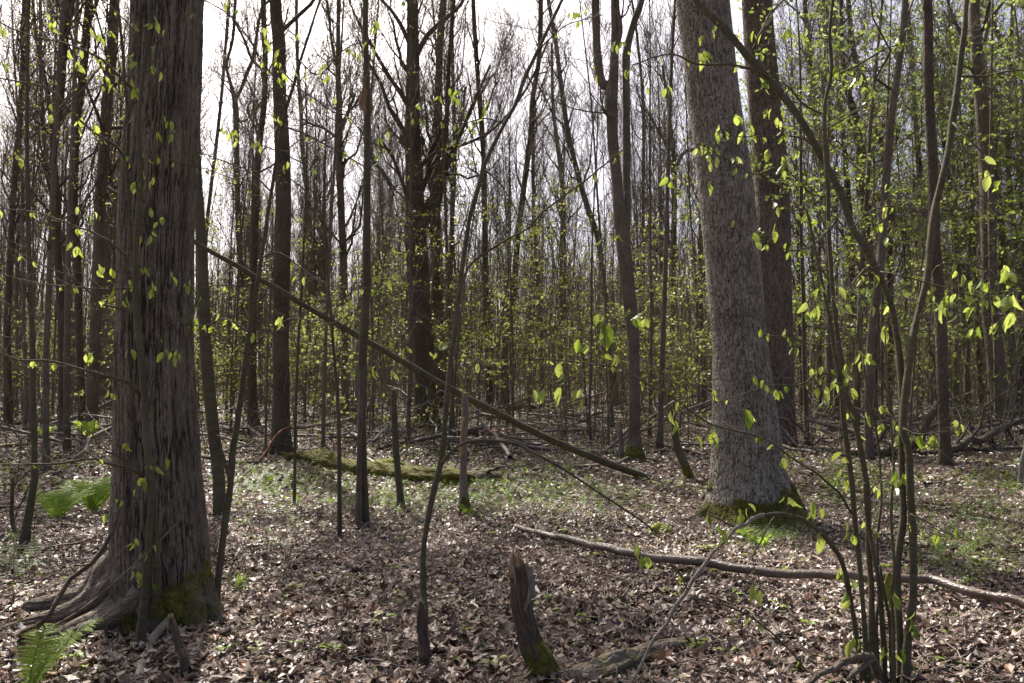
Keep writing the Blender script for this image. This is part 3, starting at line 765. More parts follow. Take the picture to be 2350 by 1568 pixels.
# companion stem, a part of the same stool
mb = MB(); q = px_path([(821, 1219, 17), (824, 1120, 14), (826, 1000, 12), (830, 900, 12), (829, 855, 9)], TR['T6'][0].location[1] - 0.1); c = spline(q, 30); c[0, 2] = float(gz(c[0, 0], c[0, 1])) - 0.05
tube(mb, c[:, :3], c[:, 3], 9, 0.12, 4); mb.build('broken_stem', M['mid'], TR['T6'][0])
T('FL', 'forked_sapling', 'olive-barked sapling with a broken side stem at the far left', [(55, 1252, 24), (62, 1200, 18), (70, 1159, 16), (80, 1084, 14), (76, 934, 13), (75, 784, 12), (70, 700, 11), (65, 500, 10), (62, 300, 9), (64, 100, 8), (66, 0, 8)], 'sap', 8, seed=27, sides=12, flare=0.1, twigs=0.4, t0=0.3, L1=1.2, phrase='the far-left olive sapling',
  limbs=[[(52, 1238, 12), (35, 1215, 11), (27, 1190, 10), (30, 1094, 7)], [(70, 690, 6), (50, 640, 5), (20, 560, 4), (0, 480, 3)], [(75, 900, 5), (40, 850, 4), (0, 790, 3)]])
T('L1', 'slender_tree', 'slender grey-brown trunk standing beyond the far-left sapling', [(107, 1088, 16), (105, 934, 14), (107, 784, 13), (115, 600, 12), (124, 400, 11), (133, 200, 10), (146, 0, 9)], 'mid', 13, seed=28, twigs=1.4, lv=1600, leafmat='foliage_gold')
T('L2', 'dark_tree', 'dark trunk curving right at its top, left of the slanting dark trunk', [(143, 1012, 20), (144, 884, 17), (140, 700, 17), (130, 550, 17), (129, 454, 17), (124, 351, 16), (137, 234, 16), (149, 88, 17), (164, 0, 17)], 'dark', 17, seed=29, twigs=1.7, lv=1600, leafmat='foliage_gold',
  limbs=[[(123, 340, 10), (112, 230, 9), (98, 160, 8), (86, 100, 8), (76, 0, 7)]])
T('L3', 'brown_tree', 'broad brown trunk seen just left of the thick furrowed trunk', [(210, 1002, 30), (213, 900, 26), (222, 700, 25), (228, 550, 25), (231, 454, 25), (240, 337, 24), (246, 234, 24), (257, 117, 23), (263, 0, 22)], 'mid', 19, seed=30, twigs=1.5, phrase='the broad brown left trunk', lv=1600, leafmat='foliage_gold', sides=16)
T('L4', 'dark_tree', 'dark slanting trunk between the broad brown trunk and the curving dark trunk', [(190, 1000, 18), (183, 784, 16), (178, 600, 16), (170, 459, 16), (176, 293, 16), (190, 176, 17), (205, 0, 17)], 'dark', 17, seed=31, twigs=1.7, lv=1600, leafmat='foliage_gold')
T('L5', 'dark_tree', 'dark trunk nearest the left edge with a reddish brown foot', [(20, 990, 20), (18, 884, 17), (16, 784, 16), (22, 620, 14), (32, 439, 13), (44, 293, 13), (53, 146, 12), (58, 0, 12)], 'dark', 17, seed=32, twigs=1.7, lv=1600, leafmat='foliage_gold', phrase='the dark trunk nearest the left edge')
T('L6', 'slender_tree', 'slender bare tree between the far-left sapling and the slanting dark trunk', [(160, 960, 12), (158, 784, 11), (150, 600, 10), (110, 400, 9), (95, 200, 8), (92, 0, 7)], 'mid', 15, seed=33, twigs=1.7, lv=1600, leafmat='foliage_gold')
T('N1', 'forked_tree', 'slim dark tree with a clean Y fork against the white sky', [(571, 952, 14), (562, 784, 12), (555, 650, 12), (548, 550, 12), (543, 350, 12), (540, 240, 13), (530, 195, 8), (520, 150, 7), (534, 90, 7), (540, 0, 7)], 'dark', 15, seed=34, twigs=0.9, t0=0.5,
  limbs=[[(540, 240, 9), (553, 205, 8), (568, 165, 8), (582, 130, 8), (592, 60, 7), (605, 0, 6)]], phrase='the dark Y-forked tree', n1=14)
T('N2', 'crooked_tree', 'crooked dark trunk between the Y-forked tree and the dark straight trunk', [(585, 980, 22), (580, 884, 17), (580, 784, 16), (582, 650, 15), (585, 550, 15), (588, 425, 15), (596, 325, 14), (607, 225, 13), (608, 120, 12), (604, 0, 12)], 'dark', 15, seed=35, twigs=1.0, t0=0.45,
  limbs=[[(596, 330, 6), (585, 290, 5), (567, 255, 4), (575, 235, 3)], [(606, 150, 8), (580, 140, 7), (560, 90, 6), (540, 50, 5)]])
T('N3', 'slanting_tree', 'thin slanting stem right of the furrowed trunk leaning to the right', [(462, 920, 10), (466, 700, 9), (472, 550, 9), (482, 450, 8), (500, 300, 8), (510, 200, 7), (522, 50, 7), (526, 0, 7)], 'mid', 14, seed=36, twigs=1.3, t0=0.5, n1=10)
T('N4', 'branchy_tree', 'slim tree with candelabra branches left of the slim straight trunk', [(792, 962, 18), (791, 784, 17), (787, 600, 17), (782, 459, 16), (779, 380, 16), (779, 263, 14), (776, 146, 11), (777, 0, 9)], 'mid', 14, seed=37, twigs=1.2, t0=0.3, L1=2.6,
  limbs=[[(780, 300, 9), (800, 255, 8), (815, 215, 6)], [(780, 325, 8), (745, 295, 7), (715, 285, 5), (690, 270, 4)], [(778, 160, 8), (765, 120, 7), (757, 60, 6), (750, 0, 5)]], lv=600, phrase='the candelabra-branched slim tree')
T('N5', 'slender_tree', 'slender dark stem just right of the dark straight trunk', [(712, 930, 11), (710, 784, 10), (707, 600, 10), (706, 440, 9), (694, 351, 9), (691, 263, 9), (683, 146, 8), (680, 0, 7)], 'mid', 14, seed=38, twigs=1.4, t0=0.35, lv=300)
T('N6', 'thin_sapling', 'thin sapling standing alone on the leaves right of the curved stem', [(675, 1166, 8), (677, 1050, 7), (678, 950, 7), (685, 784, 6), (695, 600, 5), (702, 450, 5), (704, 300, 4), (700, 150, 3)], 'sap', 0, seed=39, twigs=0.5, t0=0.3, L1=0.8, sides=8, flare=0, D=None, lv=60, leafsize=0.035)
T('N7', 'thin_sapling', 'thin crooked sapling just left of the slim straight trunk', [(780, 1242, 11), (779, 1150, 10), (778, 1000, 9), (774, 900, 8), (765, 800, 7), (758, 700, 6), (750, 620, 5), (745, 500, 4), (742, 400, 3)], 'sap', 0, seed=40, twigs=0.5, t0=0.35, L1=0.7, sides=8, flare=0)
T('M1', 'slender_tree', 'straight dark slender trunk right of the crooked foreground sapling', [(1123, 961, 17), (1122, 884, 15), (1118, 784, 14), (1113, 600, 13), (1111, 400, 12), (1106, 300, 12), (1093, 125, 11), (1086, 0, 10)], 'dark', 18, seed=41, twigs=1.3, t0=0.4, phrase='the straight dark slender trunk near centre')
T('M2', 'slender_tree', 'dark trunk near centre sweeping up to the right', [(1153, 945, 15), (1161, 784, 15), (1178, 675, 14), (1188, 550, 14), (1203, 425, 13), (1218, 310, 13), (1223, 225, 12), (1238, 125, 11), (1241, 0, 11)], 'dark', 18, seed=42, twigs=1.1, t0=0.45)
T('M3', 'curved_tree', 'smooth grey trunk bowing left as it rises behind the twin-stemmed tree', [(1416, 940, 14), (1403, 784, 14), (1388, 675, 13), (1373, 550, 13), (1348, 475, 13), (1326, 400, 12), (1303, 300, 12), (1288, 200, 11), (1276, 100, 10), (1258, 0, 9)], 'mid', 17, seed=43, twigs=1.0, t0=0.5, phrase='the grey trunk bowing left')
T('M5', 'slender_tree', 'slender trunk rising just behind the crooked foreground sapling', [(1018, 948, 13), (1023, 784, 12), (1031, 675, 12), (1038, 500, 11), (1043, 350, 10), (1040, 200, 8), (1036, 0, 7)], 'mid', 15, seed=44, twigs=1.4, t0=0.35, lv=300)
T('M7', 'slender_tree', 'slender trunk right of the upward-sweeping dark trunk', [(1246, 945, 11), (1241, 750, 10), (1233, 625, 9), (1226, 500, 9), (1223, 375, 8), (1226, 200, 6)], 'mid', 13, seed=45, twigs=1.4, t0=0.4, lv=200)
T('M9', 'slender_tree', 'pale straight trunk left of the grey trunk bowing left', [(1290, 930, 17), (1291, 784, 15), (1291, 600, 14), (1290, 425, 12), (1270, 250, 8), (1266, 100, 6)], 'mid', 15, seed=46, twigs=1.4, t0=0.4, lv=200)
T('M10', 'slender_tree', 'thin straight stem right of the twin-stemmed dark tree', [(1480, 925, 9), (1478, 784, 8), (1476, 500, 8), (1476, 250, 7), (1462, 85, 6), (1450, 0, 5)], 'mid', 14, seed=47, twigs=0.9, t0=0.35, lv=200)
T('M11', 'branchy_tree', 'dark branching tree between the twin-stemmed tree and the pale grey trunk', [(1541, 935, 16), (1543, 784, 14), (1545, 650, 13), (1547, 500, 13), (1548, 400, 12), (1545, 350, 9), (1535, 250, 7), (1520, 150, 5)], 'dark', 12, seed=48, twigs=1.3, t0=0.35, lv=400,
  limbs=[[(1548, 400, 9), (1565, 355, 8), (1595, 340, 7), (1620, 300, 5)], [(1548, 395, 7), (1530, 340, 6), (1500, 280, 5), (1470, 240, 4)]], phrase='the branching tree by the grey trunk')
T('R1', 'straight_tree', 'straight dark trunk rising behind the multi-stemmed sapling', [(2171, 1078, 27), (2168, 1000, 25), (2165, 934, 25), (2160, 784, 25), (2156, 700, 25), (2146, 550, 24), (2141, 400, 23), (2131, 200, 22), (2127, 0, 21)], 'dark', 15, seed=49, twigs=0.7, t0=0.45, sides=16, moss=0.2, phrase='the straight dark right-hand trunk', lv=500, leafmat='foliage_deep')
T('R2', 'swaying_tree', 'smooth trunk leaning right above, left of the straight dark trunk', [(1995, 1062, 20), (1993, 934, 19), (1998, 784, 19), (2012, 680, 19), (2021, 600, 19), (2031, 450, 19), (2046, 275, 16), (2066, 125, 15), (2077, 0, 14)], 'mid', 14, seed=50, twigs=0.6, t0=0.45, lv=500, leafmat='foliage_deep', phrase='the smooth trunk leaning right above')
T('R3', 'knotted_tree', 'stout grey trunk with dark knots near the right edge', [(2299, 978, 48), (2291, 900, 39), (2281, 784, 37), (2271, 700, 34), (2268, 500, 33), (2261, 350, 30), (2254, 250, 28), (2246, 175, 30), (2240, 100, 26), (2236, 0, 24)], 'mid', 19, seed=51, twigs=0.5, t0=0.5, sides=20, flare=0.4,
  limbs=[[(2246, 190, 14), (2228, 155, 9), (2190, 148, 7), (2165, 125, 6), (2141, 85, 5)], [(2250, 200, 12), (2253, 130, 10), (2268, 60, 10), (2290, 20, 9), (2303, 0, 8)]], moss=0.3, phrase='the stout knotted right trunk')
T('R3b', 'slender_tree', 'thin brown stem touching the front of the stout knotted trunk', [(2287, 985, 10), (2285, 784, 11), (2275, 600, 12), (2272, 450, 9), (2274, 300, 6), (2276, 150, 5), (2278, 0, 5)], 'mid', 12, seed=52, twigs=0.4)
T('R4', 'slender_tree', 'pale grey trunk just left of the straight dark trunk', [(2142, 960, 14), (2138, 784, 14), (2130, 600, 14), (2121, 500, 14), (2106, 350, 13), (2098, 240, 12), (2091, 125, 12), (2080, 0, 11)], 'pale', 15, seed=53, twigs=0.6, lv=500, leafmat='foliage_deep')
T('R5', 'slender_tree', 'dark stem rising right of the reddish brown trunk', [(1925, 950, 13), (1918, 784, 12), (1905, 600, 12), (1893, 450, 12), (1881, 325, 12), (1861, 175, 12), (1846, 0, 11)], 'dark', 14, seed=54, twigs=0.9, lv=600, leafmat='foliage_deep', t0=0.3)
T('R6', 'slender_tree', 'dark stem leaning left at its top above the multi-stemmed sapling', [(2040, 960, 12), (2045, 784, 12), (2040, 500, 12), (2026, 350, 12), (2006, 280, 13), (1991, 210, 13), (1961, 125, 12), (1946, 0, 11)], 'dark', 15, seed=55, twigs=0.9, lv=900, leafmat='foliage_deep', t0=0.3)
T('R7', 'forked_tree', 'dark forking tree left of the smooth leaning trunk', [(2012, 985, 18), (2008, 784, 17), (2001, 650, 16), (1987, 500, 16), (1977, 400, 16), (1966, 275, 14), (1937, 175, 11), (1930, 0, 9)], 'dark', 15, seed=56, twigs=1.1, lv=1200, leafmat='foliage_deep', t0=0.3, phrase='the dark forking tree among green leaves')
T('R8', 'slender_tree', 'dark stem among green leaves left of the dark forking tree', [(1970, 955, 12), (1962, 784, 12), (1955, 600, 12), (1951, 500, 12), (1943, 400, 11), (1931, 275, 10), (1920, 120, 8), (1912, 0, 8)], 'dark', 14, seed=57, twigs=1.0, lv=1000, leafmat='foliage_deep', t0=0.3)
T('R9', 'slanting_tree', 'dark stem slanting down to the right edge behind the knotted trunk', [(2350, 940, 12), (2348, 600, 11), (2340, 350, 11), (2331, 200, 10), (2306, 125, 9), (2281, 50, 8), (2265, 0, 8)], 'dark', 15, seed=58, twigs=1.0, lv=1200, leafmat='foliage_deep', t0=0.3)
T('R10', 'dark_tree', 'wavy dark stem right of the stout knotted trunk', [(2345, 950, 14), (2342, 784, 13), (2336, 600, 13), (2318, 450, 12), (2311, 300, 11), (2318, 150, 9), (2325, 0, 8)], 'dark', 15, seed=59, twigs=1.0, lv=1200, leafmat='foliage_deep', t0=0.3, dD=0.5)
T('R11', 'slanting_tree', 'thin stem crossing behind the straight dark trunk, leaning left', [(2225, 955, 12), (2215, 784, 12), (2200, 600, 12), (2175, 400, 11), (2158, 250, 10), (2140, 120, 9), (2128, 20, 8)], 'mid', 15, seed=60, twigs=1.0, lv=900, leafmat='foliage_deep', t0=0.3)

# ------------------------------------------------------------------ foreground saplings with hand-traced twigs and single leaves
def sapling(name, label, stems, branches, clusters, mat, seed, D0=None, base=None, csize=(0.045, 0.06), phrase=None, branch_mat=None, cat='sapling', extra_twigs=0):
    """stems / branches: (list of (u, v, w), D start, D end); clusters: (u, v, n, size or 0)"""
    rng = rs(seed)
    b = GR(*base) if D0 is None else W(base[0], base[1], D0)
    root = thing(name, label, cat, (b[0], b[1], float(gz(b[0], b[1]))))
    allp = []
    for k, (pts, d0, d1, *sm) in enumerate(stems):
        n = len(pts)
        q = np.array([[*W(a[0], a[1], d0 + (d1 - d0) * i / (n - 1)), a[2] * 0.5 / F * (d0 + (d1 - d0) * i / (n - 1))] for i, a in enumerate(pts)])
        if k == 0 or pts[0][1] > 1450: q[0, 2] = min(q[0, 2], float(gz(q[0, 0], q[0, 1])) - 0.03)
        l = np.linalg.norm(np.diff(q[:, :3], axis=0), axis=1).sum()
        c = spline(q, max(14, int(l / 0.035)))
        c[:, :3] += 0.009 * np.stack([vnoise(np.arange(len(c)) / 5.0 + k, 0 * c[:, 0], 0 * c[:, 0], s_) - 0.5 for s_ in (1, 2, 3)], 1)
        mb = MB(); tube(mb, c[:, :3], c[:, 3], 12, 0.16, seed + k); mb.build('stem', M[sm[0] if sm else mat], root); allp.append(c)
    for k, (pts, d0, d1) in enumerate(branches):
        n = len(pts)
        q = np.array([[*W(a[0], a[1], d0 + (d1 - d0) * i / (n - 1)), a[2] * 0.5 / F * (d0 + (d1 - d0) * i / (n - 1))] for i, a in enumerate(pts)])
        q[1:-1, :3] += rng.randn(n - 2, 3) * 0.008
        l = np.linalg.norm(np.diff(q[:, :3], axis=0), axis=1).sum()
        c = spline(q, max(10, int(l / 0.05)))
        # the zigzag of a real twig
        z = np.cumsum(rng.randn(len(c), 3) * 0.003, 0); z -= np.linspace(0, 1, len(z))[:, None] * z[-1]
        c[:, :3] += z
        mb = MB(); tube(mb, c[:, :3], c[:, 3], 7, 0.12, seed + k + 40)
        # short spur twigs
        PP, RR = resK(c[:, :3], c[:, 3], 12)
        a, ar = shoots(PP, RR, 5 + int(l * 4), 0.22, 0.8, 0.1, 0.1, 1.0, 5, rng, 0.5, 0.05, 0.0011); tubes(mb, a, ar, 4)
        b_, br = shoots(a, ar, 2, 0.10, 0.7, 0.1, 0.2, 1.0, 4, rng, 0.7, 0.06, 0.0009); tubes(mb, b_, br, 3)
        mb.build('branch', M[branch_mat or mat], root); allp.append(c)
    for c in allp[len(stems):]:
        ln_ = np.linalg.norm(np.diff(c[:, :3], axis=0), axis=1).sum()
        for _ in range(int(ln_ * 7)):
            p = c[rng.randint(len(c) // 4, len(c)), :3]
            for k in range(rng.randint(1, 3)): hang_leaf(root, p + rng.randn(3) * 0.004, rng.uniform(0.018, 0.045), rng)
    A = np.vstack([c[:, :3] for c in allp]); pj = np.array([proj(p) for p in A])
    for cl in clusters:
        u, v, n = cl[:3]
        i = int(np.argmin((pj[:, 0] - u)**2 + ((pj[:, 1] - v) * (1.6 if pj is not None else 1))**2))
        d = A[i, 1] + rng.uniform(-0.06, 0.06)
        p = W(u, v - 12, d)
        a = A[i]; dist = np.linalg.norm(p - a)
        if dist > 0.01:
            mid = (a + p) / 2 + rng.randn(3) * dist * 0.08 + np.array([0, 0, 0.05 * dist])
            q = spline(np.vstack([a, mid, p]), 7); mbt = MB(); tubes(mbt, q[None], np.linspace(0.0022, 0.0011, 7)[None], 4); mbt.build('twig', M['twig'], root)
        for k in range(n + (rng.rand() < 0.7)):
            sz = rng.uniform(0.72, 1.2) * (cl[3] if len(cl) > 3 else rng.uniform(*csize)) * 1.08
            hang_leaf(root, p + rng.randn(3) * 0.016, sz * (1 if k < 2 else 0.75), rng)
    if phrase: LANDMARKS.append((phrase, float(stems[0][0][len(stems[0][0]) // 2][0])))
    return root

def E(pts, d0, d1=None, *m): return (pts, d0, d0 if d1 is None else d1, *m)
# S1 in front of the thick trunk
d = 4.42
S1 = sapling('twin_sapling', 'thin twin-stemmed sapling with young leaves standing against the thick furrowed trunk',
  [E([(322, 1468, 24), (332, 1380, 22), (337, 1300, 17), (342, 1234, 16), (345, 1160, 15), (342, 1080, 16), (335, 980, 15), (332, 909, 15), (320, 784, 15), (312, 700, 14), (310, 600, 14), (318, 480, 13), (322, 400, 12), (318, 300, 11), (329, 190, 10), (341, 97, 9), (344, 0, 7)], 4.48, 4.25),
   E([(335, 1420, 17), (357, 1374, 17), (358, 1300, 15), (357, 1234, 15), (352, 1160, 14), (345, 1090, 12)], 4.5, 4.44),
   E([(310, 690, 8), (303, 590, 8), (298, 520, 8), (292, 400, 8), (295, 280, 7), (286, 190, 6), (281, 110, 6), (270, 0, 5)], 4.4, 4.3)],
  [E([(327, 224, 8), (290, 190, 7), (245, 150, 6), (200, 122, 5), (160, 110, 4), (60, 75, 4), (0, 52, 3)], d, 3.9),
   E([(292, 378, 6), (262, 338, 6), (220, 300, 5), (150, 240, 5), (105, 198, 4), (50, 188, 4), (-10, 178, 3)], d, 4.0),
   E([(322, 905, 9), (290, 877, 8), (262, 862, 7), (215, 849, 6), (120, 837, 5), (50, 827, 5), (-10, 807, 4)], 4.4, 4.0),
   E([(328, 1095, 7), (300, 1078, 7), (240, 1066, 6), (212, 1060, 5), (130, 1065, 5), (40, 1067, 4), (-10, 1066, 4)], 4.4, 4.0),
   E([(288, 1060, 4), (262, 1050, 4), (232, 1020, 3.5), (208, 990, 3), (188, 992, 2.5), (186, 975, 2)], 4.4, 4.2),
   E([(285, 585, 4), (240, 550, 4), (150, 505, 3.5), (70, 490, 3), (-5, 478, 2.5)], 4.4, 4.1),
   E([(290, 712, 4), (245, 700, 3.5), (215, 672, 4), (160, 640, 3), (80, 600, 3), (0, 560, 2)], 4.4, 4.0),
   E([(300, 660, 4), (250, 668, 3), (120, 650, 3), (0, 630, 2)], 4.4, 4.1),
   E([(335, 975, 5), (370, 770, 3), (440, 715, 3), (480, 660, 2.5), (560, 655, 2)], 4.4, 4.5),
   E([(320, 240, 4), (345, 150, 3), (380, 70, 2.5), (440, 30, 2)], 4.3, 4.2),
   E([(318, 330, 4), (350, 350, 2.5), (420, 372, 2.5), (480, 378, 2), (560, 420, 2)], 4.3, 4.3),
   E([(335, 110, 4), (300, 60, 3), (250, 20, 3), (225, -10, 2)], 4.3, 4.1)],
  [(312, 70, 2), (345, 64, 2), (362, 60, 1), (303, 135, 2), (315, 157, 1), (357, 155, 1), (366, 162, 1), (303, 195, 2), (315, 213, 2), (308, 280, 2), (393, 285, 2), (387, 308, 1), (398, 314, 2), (368, 325, 2), (307, 372, 2), (332, 368, 2), (345, 372, 1), (325, 408, 1), (346, 412, 1), (313, 430, 1), (328, 432, 2),
   (120, 50, 3), (108, 65, 1), (240, 75, 2), (220, 80, 2), (228, 86, 1), (6, 62, 2), (8, 158, 2), (163, 130, 2), (175, 165, 1), (190, 164, 2), (231, 193, 3), (250, 198, 2), (268, 207, 2), (212, 188, 1), (132, 260, 1), (182, 290, 2), (213, 297, 1), (50, 378, 3),
   (178, 485, 1), (212, 500, 2), (228, 515, 1), (175, 575, 2), (168, 570, 1), (228, 632, 2), (248, 624, 2), (347, 508, 1), (380, 513, 1), (323, 550, 1), (343, 552, 2), (333, 625, 2), (293, 665, 2), (358, 675, 3), (394, 638, 1), (285, 697, 2), (257, 672, 2), (418, 662, 1), (437, 660, 2),
   (290, 810, 2), (372, 820, 2), (398, 818, 2), (200, 818, 2), (217, 823, 1), (250, 912, 2), (287, 1028, 2), (345, 1072, 2), (366, 1075, 1), (325, 1112, 2), (335, 1100, 1), (315, 1125, 1), (270, 1158, 2), (257, 1172, 1), (310, 1255, 2), (338, 1275, 2), (367, 1258, 1), (303, 1320, 2), (315, 1332, 2), (350, 1340, 1)],
  'sap', 71, base=(328, 1466), csize=(0.038, 0.056), phrase='the sapling before the furrowed trunk')

# S4 beside the curved stem
S4 = sapling('slender_sapling', 'slender sapling leaning right from the ground beside the thick trunk',
  [E([(500, 1400, 16), (500, 1334, 15), (512, 1234, 15), (525, 1134, 15), (535, 1034, 14), (547, 959, 13), (560, 859, 12), (574, 760, 11), (590, 650, 10), (608, 540, 9), (622, 440, 8), (650, 290, 8), (668, 215, 7), (700, 110, 6), (735, 0, 5)], 5.0, 5.3),
   E([(528, 1100, 9), (508, 1040, 9), (500, 1000, 8)], 5.0, 5.0)],
  [E([(640, 330, 5), (655, 240, 4), (645, 180, 4), (640, 155, 3.5), (648, 90, 3.5), (660, 20, 3)], 5.25, 5.1),
   E([(650, 290, 5), (700, 310, 4), (770, 350, 3.5), (830, 380, 3), (880, 400, 2)], 5.2, 5.0),
   E([(622, 440, 4), (575, 395, 3), (530, 380, 3), (460, 350, 2.5)], 5.2, 5.0),
   E([(645, 160, 4), (700, 205, 3.5), (760, 250, 3), (800, 270, 2.5), (850, 325, 2.5), (900, 345, 2)], 5.1, 4.9),
   E([(665, 225, 4), (620, 180, 3), (560, 90, 3), (530, 40, 3), (470, 0, 3)], 5.2, 4.9),
   E([(600, 590, 4), (640, 575, 3), (690, 610, 3), (740, 640, 2.5), (800, 660, 2), (870, 660, 2)], 5.2, 5.0),
   E([(573, 765, 4), (520, 740, 3), (470, 750, 2.5), (435, 745, 2)], 5.1, 5.0),
   E([(566, 820, 4), (620, 760, 3), (680, 730, 3), (760, 740, 2.5), (830, 700, 2)], 5.1, 4.9),
   E([(690, 140, 3), (740, 170, 3), (790, 110, 2.5), (860, 90, 2)], 5.2, 4.8)],
  [(527, 13, 2, .05), (530, 35, 1), (606, 76, 2), (612, 97, 2), (637, 124, 2), (616, 113, 1), (681, 97, 1), (637, 190, 3), (647, 187, 1), (848, 105, 2), (821, 133, 2), (858, 62, 2), (512, 303, 1), (528, 303, 1), (537, 315, 3), (545, 340, 2), (580, 343, 1), (598, 343, 1), (474, 202, 1), (632, 276, 2), (638, 285, 1), (620, 290, 1), (655, 388, 2), (718, 397, 2), (683, 165, 1), (702, 180, 1), (755, 190, 2), (770, 236, 1), (868, 195, 1),
   (880, 325, 2), (868, 372, 1), (858, 370, 1), (884, 355, 1), (790, 355, 1), (752, 180, 1), (738, 160, 1), (450, 750, 2), (478, 755, 2), (440, 738, 1), (505, 735, 1), (540, 750, 2), (640, 745, 2), (690, 745, 1), (600, 775, 1), (800, 690, 1), (858, 650, 2), (885, 655, 2), (862, 680, 1), (875, 638, 1), (690, 640, 1), (795, 735, 1), (775, 580, 1)],
  'sap', 72, base=(500, 1400), csize=(0.042, 0.058), phrase='the slender sapling beside the thick trunk')

# T9 crooked sapling in the centre
S9 = sapling('crooked_sapling', 'crooked sapling rising from a rotten grey foot in the centre foreground',
  [E([(976, 1505, 24), (972, 1450, 24), (971, 1400, 20), (971, 1370, 15), (970, 1284, 14), (978, 1209, 14), (993, 1134, 14), (1011, 1064, 14), (1021, 974, 12), (1028, 884, 12), (1041, 784, 11), (1052, 680, 11), (1063, 600, 11), (1078, 500, 10), (1108, 392, 10), (1133, 335, 9), (1178, 250, 9), (1203, 185, 9), (1243, 100, 8), (1280, 20, 7), (1300, -20, 7)], 4.2, 5.2),
   E([(1014, 1066, 8), (1038, 1036, 7), (1063, 1019, 7), (1103, 1011, 6), (1183, 1019, 6), (1220, 1038, 6), (1258, 1059, 6), (1333, 1104, 5), (1408, 1154, 5), (1468, 1194, 4), (1510, 1226, 4)], 4.3, 4.0)],
  [E([(1050, 690, 5), (1070, 622, 5), (1111, 585, 5), (1160, 553, 5), (1208, 520, 4.5), (1245, 490, 4.5), (1283, 460, 4), (1333, 425, 4), (1370, 390, 3.5), (1428, 345, 3)], 4.5, 4.4),
   E([(1025, 930, 4), (1000, 905, 3), (960, 880, 3), (910, 885, 2.5), (860, 850, 2)], 4.3, 4.2),
   E([(1060, 630, 4), (1000, 570, 3), (940, 580, 2.5), (880, 560, 2)], 4.5, 4.4),
   E([(1160, 285, 4), (1110, 270, 3), (1060, 290, 2.5), (1000, 270, 2.5), (930, 290, 2)], 4.9, 4.6),
   E([(1230, 120, 4), (1290, 70, 3), (1330, 40, 2.5), (1380, 35, 2)], 5.0, 4.7),
   E([(1111, 390, 4), (1160, 430, 3), (1200, 500, 2.5), (1240, 520, 2)], 4.8, 4.8)],
  [(929, 8, 2, .05), (945, 262, 1), (967, 250, 2), (975, 287, 1), (948, 282, 1), (1008, 228, 1), (1028, 218, 1), (1050, 218, 1), (1037, 231, 2), (1046, 240, 1), (1093, 240, 1), (1103, 260, 1), (1120, 243, 1), (1062, 263, 1), (1067, 265, 1), (1078, 303, 2), (1049, 292, 1), (1029, 326, 1), (1316, 40, 2, .055), (1345, 28, 2, .055), (1355, 175, 1), (1415, 107, 1), (1427, 110, 2), (1440, 178, 2),
   (900, 580, 2), (910, 585, 1), (935, 582, 1), (955, 580, 1), (893, 800, 1), (925, 800, 1), (948, 805, 1), (1382, 555, 1, .05), (1415, 552, 2, .05), (905, 870, 1), (860, 858, 2), (1000, 820, 1), (1025, 800, 1)],
  'sap', 73, base=(976, 1503), csize=(0.038, 0.052), phrase='the crooked centre sapling')

mb = MB(); q = px_path([(976, 1508, 34), (974, 1480, 25), (970, 1440, 23), (966, 1400, 17), (964, 1380, 5)], 4.18); c = spline(q, 24)
tube(mb, c[:, :3], c[:, 3], 18, 0.5, 4, disp=lambda TH, S, R: R * 0.5 * (fbm(np.cos(TH) * 4, np.sin(TH) * 4, S * 6, 3, 2) - 0.5)); mb.build('rotten_foot', M['dark'], S9)

